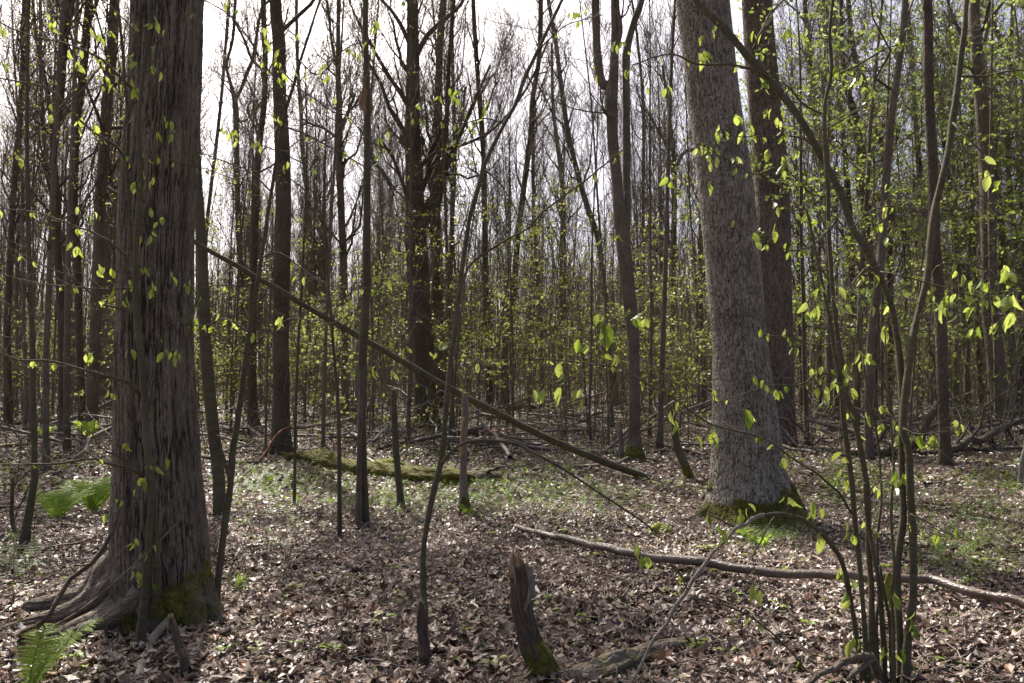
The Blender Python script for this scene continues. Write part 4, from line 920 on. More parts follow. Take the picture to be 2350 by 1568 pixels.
# the multi-stemmed sapling at the right
C8 = sapling('multi_stemmed_sapling', 'multi-stemmed sapling with drooping bright leaves and arching stems at the right front',
  [E([(2078, 1552, 22), (2085, 1459, 19), (2095, 1359, 17), (2095, 1259, 16), (2090, 1159, 16), (2085, 1034, 16), (2072, 984, 17), (2080, 884, 16), (2095, 784, 16), (2101, 750, 15), (2126, 640, 15), (2141, 500, 15), (2161, 410, 14), (2186, 280, 14), (2201, 175, 13), (2211, 75, 13), (2221, -10, 12)], 3.9, 4.3),
   E([(2066, 1540, 18), (2063, 1434, 15), (2058, 1330, 15), (2061, 1270, 15), (2073, 1184, 15), (2068, 1084, 14), (2070, 994, 14), (2070, 934, 14), (2068, 850, 14), (2061, 784, 14), (2046, 710, 14), (2016, 630, 15), (1981, 560, 16), (1956, 525, 16), (1926, 440, 16), (1876, 340, 16), (1831, 265, 16), (1766, 185, 16), (1691, 100, 16), (1641, 45, 15), (1596, 0, 14), (1560, -60, 13)], 3.95, 4.4),
   E([(2000, 1495, 20), (2000, 1430, 16), (1998, 1340, 13), (1993, 1259, 13), (1990, 1134, 13), (1980, 1059, 13), (1960, 959, 13), (1940, 899, 13), (1932, 834, 12), (1922, 784, 11), (1911, 675, 10), (1901, 525, 10), (1898, 400, 10), (1893, 260, 9), (1906, 175, 8), (1906, 75, 8), (1911, -10, 7)], 3.9, 4.1),
   E([(1990, 1490, 14), (1980, 1400, 12), (1975, 1334, 12), (1965, 1234, 12), (1957, 1134, 12), (1947, 1034, 12), (1937, 959, 12), (1930, 884, 12), (1915, 814, 10), (1905, 740, 8), (1880, 620, 7), (1850, 480, 6)], 3.85, 3.9),
   E([(2030, 1500, 13), (2025, 1440, 12), (2016, 1334, 11), (2003, 1259, 10), (1990, 1180, 9), (1985, 1110, 8)], 3.9, 3.9),
   E([(2045, 1500, 10), (2042, 1440, 8), (2030, 1370, 7), (2020, 1300, 6)], 3.9, 3.85),
   E([(1982, 1498, 14), (1960, 1424, 11), (1947, 1349, 11), (1935, 1294, 11), (1915, 1259, 11), (1885, 1224, 11), (1845, 1194, 10), (1815, 1186, 11), (1785, 1180, 10), (1752, 1184, 10)], 3.85, 3.6, 'sap'),
   E([(1752, 1184, 10), (1728, 1190, 9), (1712, 1206, 10), (1690, 1212, 9), (1668, 1240, 9), (1640, 1262, 9), (1612, 1302, 9), (1588, 1336, 10), (1577, 1362, 9), (1548, 1398, 9), (1530, 1434, 8), (1500, 1468, 8), (1476, 1514, 7), (1445, 1575, 6)], 3.6, 3.3, 'pale'),
   E([(2022, 1545, 22), (2004, 1512, 19), (1980, 1508, 16), (1955, 1516, 15), (1930, 1524, 16), (1915, 1536, 13), (1880, 1548, 13), (1855, 1568, 12), (1800, 1600, 10)], 3.9, 3.5, 'mid'),
   E([(2030, 1556, 18), (2008, 1520, 15), (1984, 1530, 13), (1960, 1545, 11), (1944, 1562, 8)], 3.88, 3.7, 'mid'),
   E([(2052, 1550, 14), (2050, 1470, 9), (2046, 1380, 8), (2052, 1300, 7), (2044, 1180, 6), (2050, 1050, 5), (2040, 900, 4), (2030, 760, 3)], 3.8, 3.9),
   E([(2015, 1520, 10), (2010, 1440, 8), (2020, 1350, 7), (2012, 1250, 6), (2022, 1130, 5), (2014, 1000, 5), (1985, 860, 4), (1975, 700, 3)], 4.0, 4.1)],
  [E([(1955, 1179, 6), (1920, 1129, 5.5), (1875, 1089, 5), (1815, 1049, 5), (1765, 1019, 5), (1695, 1001, 5), (1625, 974, 4.5), (1565, 929, 4), (1483, 874, 4), (1433, 854, 3.5), (1383, 834, 3), (1283, 824, 3), (1183, 824, 2.5), (1093, 834, 2)], 3.85, 3.0),
   E([(1934, 860, 5), (1880, 872, 4), (1840, 890, 4), (1770, 890, 3), (1700, 905, 2.5), (1640, 925, 2)], 3.9, 3.7),
   E([(1766, 185, 7), (1740, 172, 6), (1690, 160, 5), (1600, 150, 5), (1540, 135, 4), (1450, 150, 3)], 4.3, 4.1),
   E([(1893, 262, 6), (1850, 240, 5), (1800, 200, 4), (1790, 185, 4)], 4.1, 4.2),
   E([(1725, 120, 5), (1745, 80, 5), (1775, 40, 5), (1798, 0, 4)], 4.3, 4.2),
   E([(1922, 450, 4), (1860, 455, 3), (1800, 380, 3), (1740, 395, 2.5), (1660, 350, 2), (1600, 330, 2)], 4.2, 4.0),
   E([(2201, 175, 6), (2250, 178, 5), (2300, 168, 4.5), (2352, 162, 4)], 4.3, 4.1),
   E([(2141, 630, 6), (2165, 612, 5.5), (2195, 605, 5), (2240, 615, 4.5), (2290, 632, 4), (2352, 660, 3)], 4.2, 3.8),
   E([(2016, 632, 5), (1990, 618, 4), (1960, 640, 4), (1930, 670, 3), (1900, 690, 2.5), (1860, 700, 2)], 4.1, 3.8),
   E([(2020, 625, 4), (2060, 625, 4), (2110, 640, 3.5), (2160, 655, 3), (2220, 680, 3), (2290, 690, 2)], 4.0, 3.6),
   E([(1956, 525, 4), (2000, 480, 3), (2060, 470, 3), (2100, 450, 2)], 4.1, 4.0),
   E([(2072, 984, 5), (2100, 1000, 4), (2150, 995, 3), (2200, 985, 2.5)], 3.9, 3.7),
   E([(2090, 1180, 4), (2120, 1200, 3), (2170, 1220, 2.5), (2210, 1235, 2)], 3.9, 3.7),
   E([(1930, 884, 4), (1900, 880, 3), (1870, 860, 2.5)], 3.9, 3.8),
   E([(1780, 1181, 4), (1750, 1230, 3.5), (1735, 1290, 3), (1745, 1350, 2.5)], 3.7, 3.5),
   E([(1580, 1354, 4), (1560, 1310, 3), (1510, 1290, 2.5), (1470, 1270, 2)], 3.4, 3.3),
   E([(1585, 1372, 6), (1650, 1390, 5), (1720, 1420, 4.5), (1790, 1480, 4), (1850, 1540, 4)], 3.4, 3.5),
   E([(1690, 1213, 4), (1640, 1190, 3), (1610, 1180, 2.5), (1560, 1200, 2)], 3.6, 3.5),
   E([(1911, 175, 4), (1980, 140, 4), (2040, 110, 3), (2100, 90, 2)], 4.1, 4.0),
   E([(1876, 340, 5), (1830, 320, 4), (1770, 305, 3), (1700, 310, 2.5), (1640, 300, 2)], 4.2, 4.0),
   E([(1385, 834, 2.5), (1386, 790, 2), (1385, 740, 1.5)], 3.1, 3.1),
   E([(2186, 280, 5), (2230, 330, 4), (2290, 390, 3), (2340, 420, 2)], 4.2, 3.9), E([(2161, 410, 5), (2200, 440, 4), (2250, 455, 3), (2330, 500, 2)], 4.2, 3.9),
   E([(1901, 525, 4), (1860, 560, 3), (1810, 575, 3), (1740, 550, 2)], 4.0, 3.9), E([(1922, 784, 4), (1870, 790, 3), (1800, 770, 3), (1750, 770, 2)], 3.9, 3.8),
   E([(2101, 750, 4), (2140, 700, 4), (2200, 720, 3), (2280, 760, 2)], 4.0, 3.7), E([(1940, 899, 4), (1900, 930, 3), (1860, 985, 2)], 3.9, 3.8),
   E([(1990, 1134, 4), (2030, 1100, 3), (2070, 1095, 2)], 3.9, 3.7), E([(1893, 300, 4), (1960, 250, 3), (2040, 230, 2)], 4.1, 4.0)],
  [(1220, 905, 1, .045), (1245, 908, 2, .045), (1290, 905, 3, .055), (1333, 912, 1, .045), (1297, 850, 2, .05), (1412, 838, 2, .05), (1340, 782, 1, .045), (1385, 745, 3, .078), (1342, 800, 1, .04), (1455, 728, 2, .045), (1488, 738, 2, .045), (1548, 960, 2, .05), (1613, 1020, 1, .055), (1640, 1008, 2, .055), (1713, 955, 2, .075), (1634, 910, 1, .04),
   (1642, 67, 2), (1609, 95, 2), (1600, 125, 2, .06), (1612, 125, 2, .06), (1720, 78, 1), (1735, 85, 2), (1735, 140, 1), (1493, 196, 1), (1525, 212, 1), (1716, 300, 3, .075), (1728, 305, 2, .06), (1605, 343, 2), (1620, 350, 2), (1653, 298, 1), (1650, 318, 1), (1640, 361, 1), (1627, 370, 2), (1692, 378, 2), (1735, 358, 1), (1767, 356, 1), (1791, 312, 2), (1787, 270, 2), (1692, 272, 2), (1748, 200, 2), (1760, 211, 1), (1767, 258, 2), (1790, 262, 2), (1800, 365, 2), (1810, 370, 2), (1795, 388, 2), (1832, 358, 2), (1630, 425, 2), (1550, 438, 1), (1537, 410, 1), (1811, 78, 2), (1836, 85, 3), (1843, 95, 2), (1688, 520, 1), (1737, 548, 1), (1783, 535, 2, .055), (1812, 570, 2), (1780, 480, 1), (1832, 500, 2, .045), (1865, 512, 3, .06), (1886, 522, 1, .05),
   (1911, 165, 3, .06), (1990, 208, 2), (1975, 198, 2), (1977, 55, 1, .05), (2062, 100, 2), (2045, 440, 2, .055), (2225, 450, 2, .05), (2288, 428, 2, .065), (2248, 372, 1, .06), (2256, 405, 1), (2343, 150, 2, .07), (2030, 485, 2), (2036, 558, 2), (2020, 525, 2), (1990, 675, 2), (1965, 650, 2, .055), (1921, 680, 1, .07), (1880, 658, 1), (1867, 692, 1, .06), (1852, 723, 2), (1868, 723, 1), (1940, 720, 2), (1990, 705, 1), (2000, 648, 2), (2042, 700, 1), (2030, 765, 3, .055), (2172, 690, 3, .07), (2160, 710, 2, .06), (2150, 695, 1), (2180, 672, 1), (2243, 660, 3, .08), (2298, 635, 3, .07), (2310, 640, 2, .07), (2300, 612, 2, .06), (2323, 690, 1, .075), (2318, 730, 2, .075), (2277, 690, 1), (2245, 715, 1, .06), (2235, 755, 1), (2275, 755, 2, .05), (2210, 720, 1), (2196, 640, 1),
   (1757, 766, 2), (1803, 770, 2), (1822, 810, 1), (1734, 869, 1), (1757, 883, 2), (1777, 905, 2), (1804, 1056, 2), (1870, 855, 2), (1903, 857, 2), (1874, 885, 2), (1900, 883, 3), (1920, 885, 2), (1888, 912, 1), (1894, 930, 2), (1938, 848, 2, .055), (1970, 822, 2), (1990, 822, 2), (1983, 832, 2), (1942, 885, 2), (1965, 905, 1), (1958, 960, 2, .055), (1968, 990, 1), (1995, 955, 2), (2020, 990, 3), (2033, 945, 2), (2050, 985, 2), (2062, 1015, 2), (2080, 1010, 2, .065), (2115, 1000, 1, .06), (2135, 1010, 3), (2143, 1015, 2), (2200, 980, 2), (1935, 1058, 2), (1928, 1105, 1), (1940, 1108, 2), (1967, 1105, 2), (2022, 1128, 1), (2066, 1095, 3, .08), (2075, 1112, 2, .07), (1881, 1165, 2, .06), (1870, 1175, 2, .055), (1815, 1160, 3, .055), (1955, 1213, 2), (1955, 1235, 2), (1985, 1210, 2), (1992, 1215, 2), (2010, 1230, 1), (1872, 1238, 2, .07), (2105, 1213, 1), (2120, 1222, 1, .06), (2132, 1205, 1), (2155, 1238, 2), (2203, 1230, 2, .055), (2080, 1260, 1), (1930, 1320, 2), (1945, 1325, 1), (1742, 1362, 2, .06), (1952, 1375, 2, .055), (2042, 1365, 2, .07), (2052, 1380, 3, .06), (2100, 1420, 2), (2110, 1452, 2, .06), (1957, 1468, 2, .07), (2025, 1480, 2, .06), (2030, 1500, 2, .055), (2052, 1508, 2), (2085, 1520, 1), (1987, 1480, 2), (1458, 1255, 2), (1475, 1278, 2), (1484, 1290, 2, .055), (1645, 1235, 1), (1655, 1225, 2), (1705, 1190, 2), (1715, 1175, 1)],
  'sap', 74, base=(2062, 1556), csize=(0.042, 0.058), phrase='the multi-stemmed right front sapling')

# ------------------------------------------------------------------ snags and stumps
def snag(name, label, pts, mat, seed, jag=0.05, moss=0.3, woodmat='wood', phrase=None, cat='tree snag', sides=16, flare=0.3):
    rng = rs(seed); b = GR(*pts[0][:2]); D = b[1]
    root = thing(name, label, cat, (b[0], b[1], float(gz(b[0], b[1]))))
    Q = px_path(pts, D); Q[0, 2] = float(gz(Q[0, 0], Q[0, 1])) - 0.06
    C = spline(Q, max(24, int((Q[-1, 2] - Q[0, 2]) / 0.03)))
    mb = MB(); tube(mb, C[:, :3], C[:, 3], sides, 0.16, seed, flare, 0.10, mossf=moss_low(moss, seed) if moss else None, cap=False); mb.build('trunk', M[mat], root)
    mb = MB(); top = C[-1, :3]; r = C[-1, 3]
    for k in range(9):
        a = k / 9 * 2 * PI + rng.rand(); p = top + np.array([math.cos(a), math.sin(a), 0]) * r * 0.62
        h = jag * rng.uniform(0.3, 1.4)
        tube(mb, np.array([p - [0, 0, 0.06], p + [0, 0, h * 0.5], p + [rng.randn() * .006, rng.randn() * .006, h]]), np.array([r * 0.5, r * 0.34, r * 0.06]), 6, 0.3, k)
    mb.build('splintered_top', M[woodmat], root)
    if phrase: LANDMARKS.append((phrase, pts[0][0]))
    return root
snag('rotten_stump', 'bent knee-high rotten stump with moss and a split crumbling top in the foreground', [(1262, 1560, 66), (1240, 1520, 60), (1222, 1484, 56), (1207, 1430, 50), (1196, 1380, 48), (1192, 1330, 46), (1186, 1296, 38)], 'dark', 81, 0.055, 0.26, 'wood', 'the bent rotten stump', cat='stump', sides=40)
# loose bark curl on the stump: a part of it
st = bpy.data.objects['rotten_stump']; mb = MB(); Dq = st.location[1] - 0.07
for k, (u0, v0, u1, v1, w) in enumerate([(1212, 1300, 1222, 1368, 16), (1218, 1330, 1205, 1400, 12), (1225, 1345, 1212, 1388, 10), (1178, 1300, 1180, 1370, 12), (1199, 1385, 1210, 1412, 10)]):
    c = spline(np.array([[*W(u0, v0, Dq), 0], [*W((u0 + u1) / 2 + 4, (v0 + v1) / 2, Dq - 0.012), 0], [*W(u1, v1, Dq + 0.005), 0]]), 8)[:, :3]
    w_ = w * 0.5 / F * Dq
    V = []
    for i_, p in enumerate(c):
        tw = 0.5 + 0.25 * i_ + k
        f_ = w_ * (1 - 0.6 * abs(i_ / 7 - 0.5)**1.2)
        for a in (-1, -0.3, 0.4, 1): V.append(p + np.array([math.cos(tw * .3) * a, -0.5 * (1 - a * a), 0.1 * a]) * f_)
    q = [(i_ * 4 + j, i_ * 4 + j + 1, i_ * 4 + 5 + j, i_ * 4 + 4 + j) for i_ in range(7) for j in range(3)]
    mb.add(V, q)
mb.build('peeling_bark', M['greywood'], st)
snag('leaning_snag', 'dark barkless snag broken off at head height between two slim trunks', [(923, 1170, 22), (918, 1130, 16), (913, 1084, 15), (906, 984, 14), (903, 895, 14)], 'sap', 82, 0.02, 0.1, phrase='the snag broken at head height')
snag('broken_snag', 'broken snag with exposed orange wood and a mossy ferny foot', [(1067, 1182, 32), (1065, 1140, 20), (1063, 1084, 18), (1065, 1010, 18), (1066, 984, 16), (1068, 940, 16), (1068, 906, 15)], 'deadlog', 83, 0.03, 0.25, phrase='the broken snag with orange wood')
mb = MB(); b = bpy.data.objects['broken_snag']; Dq = b.location[1]
c = spline(px_path([(1062, 1050, 7), (1061, 1000, 9), (1066, 960, 7)], Dq - 0.05), 12); tube(mb, c[:, :3], c[:, 3], 8, 0.3, 3); mb.build('exposed_wood', M['wood'], b)
snag('short_snag', 'short brown rotten post just left of the twin-stemmed tree foot', [(1426, 1056, 14), (1425, 1020, 11), (1423, 970, 10)], 'deadlog', 84, 0.05, 0.0)
snag('curved_stub', 'curved mossy stub left of the pale grey trunk', [(1588, 1100, 24), (1575, 1075, 20), (1562, 1045, 19), (1552, 1015, 16), (1546, 960, 13), (1543, 925, 12)], 'sap', 85, 0.03, 0.3)
snag('brown_stick', 'upright brown stick leaning left at the foot of the thick furrowed trunk', [(432, 1556, 24), (421, 1510, 20), (410, 1480, 18), (399, 1440, 16), (392, 1418, 14)], 'dark', 86, 0.02, 0.0, sides=14, cat='stick')

# ------------------------------------------------------------------ fallen poles, logs and branches (points on the ground)
def fallen(name, label, pts, mat, seed, cat='fallen branch', sides=10, moss=None, wob=0.12, group=None, spurs=0, ground_all=True, rough=0.004, phrase=None, spurL=0.5):
    """pts: (u, v, w, lift) lying on the ground, or (u, v, w, lift, D) held in the air at distance D"""
    rng = rs(seed); g = []
    for a in pts:
        u, v, w, lift = a[:4]
        if len(a) > 4: p = W(u, v, a[4])
        else:
            p = GR(u, v, lift); r = w * 0.5 / F * p[1]; p = np.array([p[0], p[1], float(gz(p[0], p[1])) + lift + r * 0.35])
        g.append([*p, w * 0.5 / F * p[1]])
    g = np.array(g); l = np.linalg.norm(np.diff(g[:, :3], axis=0), axis=1).sum()
    C = spline(g, max(16, int(l / (0.035 if cat == 'log' else 0.09))))
    C[:, :3] += rough * 4 * (np.stack([vnoise(np.arange(len(C)) / 3.0, 0 * C[:, 0], 0 * C[:, 0] + seed, s_) for s_ in (1, 2, 3)], 1) - 0.5)
    mid = C[len(C) // 2, :3]
    root = thing(name, label, cat, (mid[0], mid[1], float(gz(mid[0], mid[1]))), group)
    mf = None
    if moss: mf = lambda V, TH, S: np.clip(moss * (0.5 + 1.2 * fbm(V[:, 0] * 2.3, V[:, 1] * 2.3, V[:, 2] * 2.3, 3, seed)) - 0.35 * (np.cos(TH * 1.0 + 1.5) < -0.3), 0, 1)
    dp = None
    if cat == 'log' and mat != 'pole': dp = lambda TH, S, R: R * (0.55 * (fbm(np.cos(TH) * 1.2 + seed, np.sin(TH) * 1.2, S * 2.5, 3, seed) - 0.5) + (0.5 if moss else 0.1) * (fbm(np.cos(TH) * 5, np.sin(TH) * 5, S * 14, 2, seed) - 0.5))
    mb = MB(); tube(mb, C[:, :3], C[:, 3], sides, wob, seed, mossf=mf, disp=dp)
    mb.build('wood', M[mat], root)
    if spurs:
        mb = MB(); PP, RR = resK(C[:, :3], C[:, 3], 12)
        a, ar = shoots(PP, RR, spurs, spurL, 0.7, 0.15, 0.1, 1.0, 5, rng, 0.4, 0.06, 0.003); tubes(mb, a, ar, 5)
        b2, br = shoots(a, ar, 3, spurL * 0.4, 0.6, 0.1, 0.2, 1.0, 4, rng, 0.5, 0.06, 0.002); tubes(mb, b2, br, 3)
        mb.build('side_twigs', M['twig'], root)['kind'] = 'stuff'
    if phrase: LANDMARKS.append((phrase, pts[len(pts) // 2][0]))
    return root
D_ = GR(1505, 1100)[1]
fallen('leaning_pole', 'long thin dead pole slanting from upper left to the ground left of centre', [(1506, 1101, 13, 0, D_), (1445, 1082, 15, 0, D_ - .2), (1380, 1058, 16, 0, D_ - .4), (1260, 1008, 16, 0, D_ - .85), (1160, 957, 15, 0, D_ - 1.2), (1040, 897, 15, 0, D_ - 1.6), (940, 838, 14, 0, D_ - 1.9), (830, 776, 14, 0, D_ - 2.2), (720, 714, 13, 0, D_ - 2.55), (600, 642, 12, 0, D_ - 2.9), (437, 550, 11, 0, D_ - 3.35), (245, 430, 8, 0, D_ - 3.8)], 'sap', 91, cat='dead pole', sides=14, rough=0.003, wob=0.10, phrase='the leaning pole')
fallen('fallen_pole', 'long grey fallen pole lying across the leaf litter under the multi-stemmed sapling', [(1180, 1208, 10.9, 0.05), (1233, 1226, 12.6, 0.06), (1308, 1240, 14.3, 0.08), (1383, 1258, 16.8, 0.09), (1483, 1278, 19.3, 0.10), (1567, 1290, 20.2, 0.11), (1665, 1302, 21.0, 0.12), (1765, 1316, 21.0, 0.12), (1865, 1324, 20.2, 0.12), (2015, 1328, 20.2, 0.14), (2125, 1332, 20.2, 0.12), (2215, 1356, 21.0, 0.11), (2349, 1388, 22.7, 0.10), (2480, 1426, 23.5, 0.09)], 'pole', 92, cat='log', sides=18, spurs=0, rough=0.006, phrase='the long grey fallen pole')
fallen('mossy_log', 'mossy fallen log left of centre, bright yellow-green on top', [(655, 1054, 18, 0.05), (700, 1052, 28, 0.07), (745, 1062, 42, 0.09), (783, 1074, 34, 0.08), (883, 1088, 36, 0.08), (960, 1098, 38, 0.08), (1040, 1106, 38, 0.06), (1085, 1108, 32, 0.03)], 'dark', 93, cat='log', sides=22, moss=1.5, wob=0.25, phrase='the mossy fallen log')
fallen('rotten_log_end', 'black rotten log end at the right end of the mossy log', [(1090, 1100, 26, 0.02), (1120, 1100, 30, 0.03), (1150, 1104, 20, 0.0)], 'dark', 94, cat='log', sides=16, wob=0.4, spurs=3)
fallen('pale_branch', 'pale curved fallen branch crossing in front of the mossy log', [(838, 1050, 8, 0.14), (860, 1066, 9, 0.10), (888, 1084, 9, 0.06), (948, 1103, 10, 0.02), (1000, 1122, 9, 0.0)], 'pale', 95)
fallen('mossy_log', 'long thin mossy log far off behind the leaning pole', [(1000, 952, 8, 0.05), (1080, 948, 9, 0.1), (1180, 938, 10, 0.15), (1290, 932, 9, 0.1), (1400, 924, 10, 0.2), (1480, 918, 9, 0.1)], 'dark', 96, cat='log', moss=1.4)
fallen('mossy_log', 'mossy log far off between the twin-stemmed tree and the pale grey trunk', [(1370, 946, 9, 0.0), (1450, 948, 10, 0.05), (1530, 946, 9, 0.05), (1630, 938, 8, 0.0)], 'dark', 97, cat='log', moss=1.1)
fallen('dead_branch', 'dark forked branch lying behind the broken snag', [(925, 1020, 8, 0.0), (965, 1016, 10, 0.03), (1010, 1012, 10, 0.02), (1090, 1000, 10, 0.03), (1160, 992, 8, 0.0)], 'deadlog', 98, moss=0.9, spurs=4)
fallen('torn_slab', 'flat slab of red rotten wood on the ground right of the broken snag', [(1100, 1000, 26, 0.0), (1130, 1003, 28, 0.0), (1160, 1003, 12, 0.0)], 'redwood', 99, cat='wood slab', sides=8)
fallen('red_branch', 'split red-orange branch propped against the dark straight trunk', [(598, 1058, 5, 0, 13.4), (612, 1035, 5, 0, 13.6), (626, 1010, 7, 0, 13.8), (645, 990, 6, 0, 14.0), (668, 978, 4, 0, 14.2)], 'redwood', 100)
fallen('dead_branch', 'crooked dark branch with side twigs left of the dark straight trunk', [(452, 1048, 9, 0.12), (480, 1052, 9, 0.15), (520, 1060, 9, 0.08), (560, 1065, 10, 0.05), (610, 1062, 9, 0.05), (660, 1058, 8, 0.0)], 'dark', 101, spurs=8)
fallen('mossy_branch', 'mossy crooked branch lying left of the mossy log hump', [(515, 1018, 7, 0.05), (560, 1012, 8, 0.05), (600, 1030, 8, 0.05), (655, 1045, 9, 0.05)], 'dark', 102, moss=1.1, spurs=4)
fallen('thin_pole', 'thin straight fallen pole right of the curved stem behind the thick trunk', [(455, 1128, 7, 0.02), (560, 1126, 7, 0.02), (640, 1124, 6, 0.02)], 'deadlog', 103)
fallen('forest_pole', 'thin dark fallen pole lying level beyond the olive sapling at the far left', [(-20, 1168, 8, 0.05), (90, 1160, 8, 0.05), (180, 1150, 7, 0.05), (265, 1148, 7, 0.04)], 'deadlog', 104)
fallen('short_log', 'short pale log end beside the ferns at the left', [(110, 1205, 14, 0.0), (160, 1192, 14, 0.0), (205, 1172, 12, 0.0)], 'deadlog', 105, cat='log')
fallen('mossy_pole', 'mossy pole lying level at the left edge of the clearing', [(-20, 1028, 9, 0.05), (40, 1024, 9, 0.05), (100, 1020, 7, 0.02)], 'dark', 106, moss=1.4)
fallen('dark_stick', 'dark stick at the left edge in front of the spreading roots', [(-20, 1352, 12, 0.02), (40, 1342, 13, 0.03), (90, 1334, 11, 0.03), (140, 1318, 7, 0.05)], 'dark', 107, cat='stick', spurs=3, spurL=0.3)
fallen('hanging_vine', 'dark bent branch curving down left from the thick furrowed trunk to the ground', [(272, 1172, 8, 0, 4.4), (262, 1215, 9, 0, 4.35), (245, 1249, 9, 0, 4.3), (210, 1294, 11, 0, 4.2), (165, 1325, 12, 0, 4.15), (143, 1352, 12, 0, 4.1), (120, 1396, 11, 0, 4.05), (95, 1426, 11, 0, 4.0), (35, 1462, 13, 0.02), (-20, 1484, 14, 0.02)], 'dark', 108, cat='branch', spurs=3, spurL=0.25)
fallen('long_twig', 'thin straight stick slanting across the roots of the thick furrowed trunk', [(402, 1200, 3.5, 0, 4.5), (350, 1254, 4.5, 0, 4.45), (275, 1324, 5, 0, 4.3), (175, 1404, 6, 0, 4.2), (95, 1452, 6, 0.02)], 'mid', 109, cat='stick')
fallen('grey_stick', 'grey forked root-like stick at the bottom left below the thick trunk', [(383, 1425, 17, 0.10), (365, 1452, 20, 0.07), (345, 1480, 20, 0.03), (330, 1520, 21, 0.02), (315, 1570, 21, 0.02)], 'pale', 110, cat='stick', sides=14)
fallen('trailing_branch', 'thin dark branch trailing right over the leaves from the thick trunk foot', [(360, 1390, 6, 0.12), (415, 1376, 6, 0.12), (440, 1399, 7, 0.09), (480, 1429, 7, 0.03), (550, 1441, 6, 0.02), (625, 1471, 6, 0.02), (700, 1490, 5, 0.02), (790, 1505, 4, 0.02)], 'dark', 111, spurs=7, spurL=0.3)
fallen('bottom_log', 'weathered mossy log half buried at the bottom between stump and multi-stemmed sapling', [(1320, 1580, 60, 0.0), (1400, 1548, 54, 0.0), (1470, 1520, 46, 0.01), (1540, 1494, 34, 0.01), (1615, 1470, 16, 0.01)], 'deadlog', 112, cat='log', moss=0.48, sides=32, wob=0.25, phrase='the half-buried mossy log')
fallen('flat_wood', 'flat weathered wood piece lying below the long grey fallen pole', [(1770, 1395, 22, -0.01), (1820, 1372, 26, -0.01), (1880, 1352, 14, -0.01)], 'greywood', 113, cat='wood piece', sides=10, wob=0.3)
fallen('bottom_branch', 'brown branch along the bottom edge left of the centre', [(440, 1562, 14, 0.0), (520, 1560, 16, 0.01), (600, 1558, 14, 0.0), (660, 1566, 12, 0.0)], 'deadlog', 114)
fallen('crossed_branch', 'crossed thin branches on the litter left of the bent rotten stump', [(990, 1400, 6, 0.02), (1040, 1385, 6, 0.04), (1090, 1362, 6, 0.05), (1150, 1340, 5, 0.02)], 'deadlog', 115, spurs=3, spurL=0.3)
fallen('crossed_branch', 'thin curved branch lower left of the bent rotten stump', [(1050, 1412, 6, 0.01), (1085, 1395, 7, 0.02), (1115, 1375, 7, 0.02), (1130, 1360, 5, 0.02)], 'deadlog', 116, spurs=2, spurL=0.2)
fallen('dead_branch', 'low branch lying left of the leaning pole end near the twin-stemmed tree', [(1150, 1050, 8, 0.02), (1200, 1056, 7, 0.02), (1290, 1063, 5, 0.02)], 'deadlog', 117)
fallen('dead_branch', 'thin branch crossing beneath the end of the leaning pole', [(1180, 1086, 5, 0.02), (1260, 1094, 5, 0.02), (1340, 1098, 4, 0.02)], 'deadlog', 118)
fallen('dead_branch', 'pale branch under the leaning pole left of the twin-stemmed tree foot', [(1270, 1082, 7, 0.03), (1330, 1072, 8, 0.03), (1400, 1068, 8, 0.06), (1440, 1052, 6, 0.10)], 'deadlog', 119)
fallen('arched_branch', 'crooked dark fallen limb between the grey trunk and the straight dark trunk at right', [(1905, 1052, 12, 0.02), (1960, 1046, 15, 0.05), (2030, 1042, 18, 0.1), (2075, 1036, 18, 0.12), (2110, 1012, 16, 0, 13.7), (2130, 965, 16, 0, 13.7), (2152, 925, 15, 0, 13.8), (2160, 850, 12, 0, 13.8)], 'dark', 120, spurs=16, spurL=1.1, phrase='the crooked fallen limb at right')
fallen('fallen_limb', 'dark wavy fallen limb right of the straight dark trunk', [(2110, 1044, 15, 0.05), (2190, 1034, 17, 0.15), (2225, 1010, 17, 0.3), (2250, 1014, 16, 0.25), (2300, 985, 15, 0.4), (2355, 965, 14, 0.5)], 'dark', 121, spurs=16, spurL=1.2)
fallen('curved_limb', 'thin dark limb sweeping low to the right edge', [(2180, 1040, 9, 0.1), (2230, 1032, 10, 0.1), (2290, 1042, 8, 0.05), (2330, 1060, 6, 0.0)], 'dark', 122, spurs=5)
fallen('pale_pole', 'pale straight fallen pole reaching the right edge', [(2183, 1072, 8, 0.03), (2260, 1076, 9, 0.03), (2365, 1082, 9, 0.03)], 'pale', 123, cat='log')
fallen('mossy_branch', 'mossy crooked branch lying right of the pale grey trunk foot', [(2030, 1130, 10, 0.02), (2090, 1112, 12, 0.03), (2140, 1106, 12, 0.03), (2200, 1112, 9, 0.02)], 'deadlog', 124, moss=1.0, spurs=3)
fallen('far_log', 'dark fallen trunk far back right of the twin-stemmed tree', [(1475, 908, 8, 0.3), (1560, 900, 9, 0.3), (1640, 893, 9, 0.3)], 'dark', 125, cat='log')
fallen('right_stick', 'grey upright stick at the right edge near the pale pole', [(2338, 1112, 12, 0, 10.4), (2343, 1085, 11, 0, 10.4), (2349, 1050, 10, 0, 10.4), (2356, 1010, 8, 0, 10.4)], 'pale', 126, cat='stick')
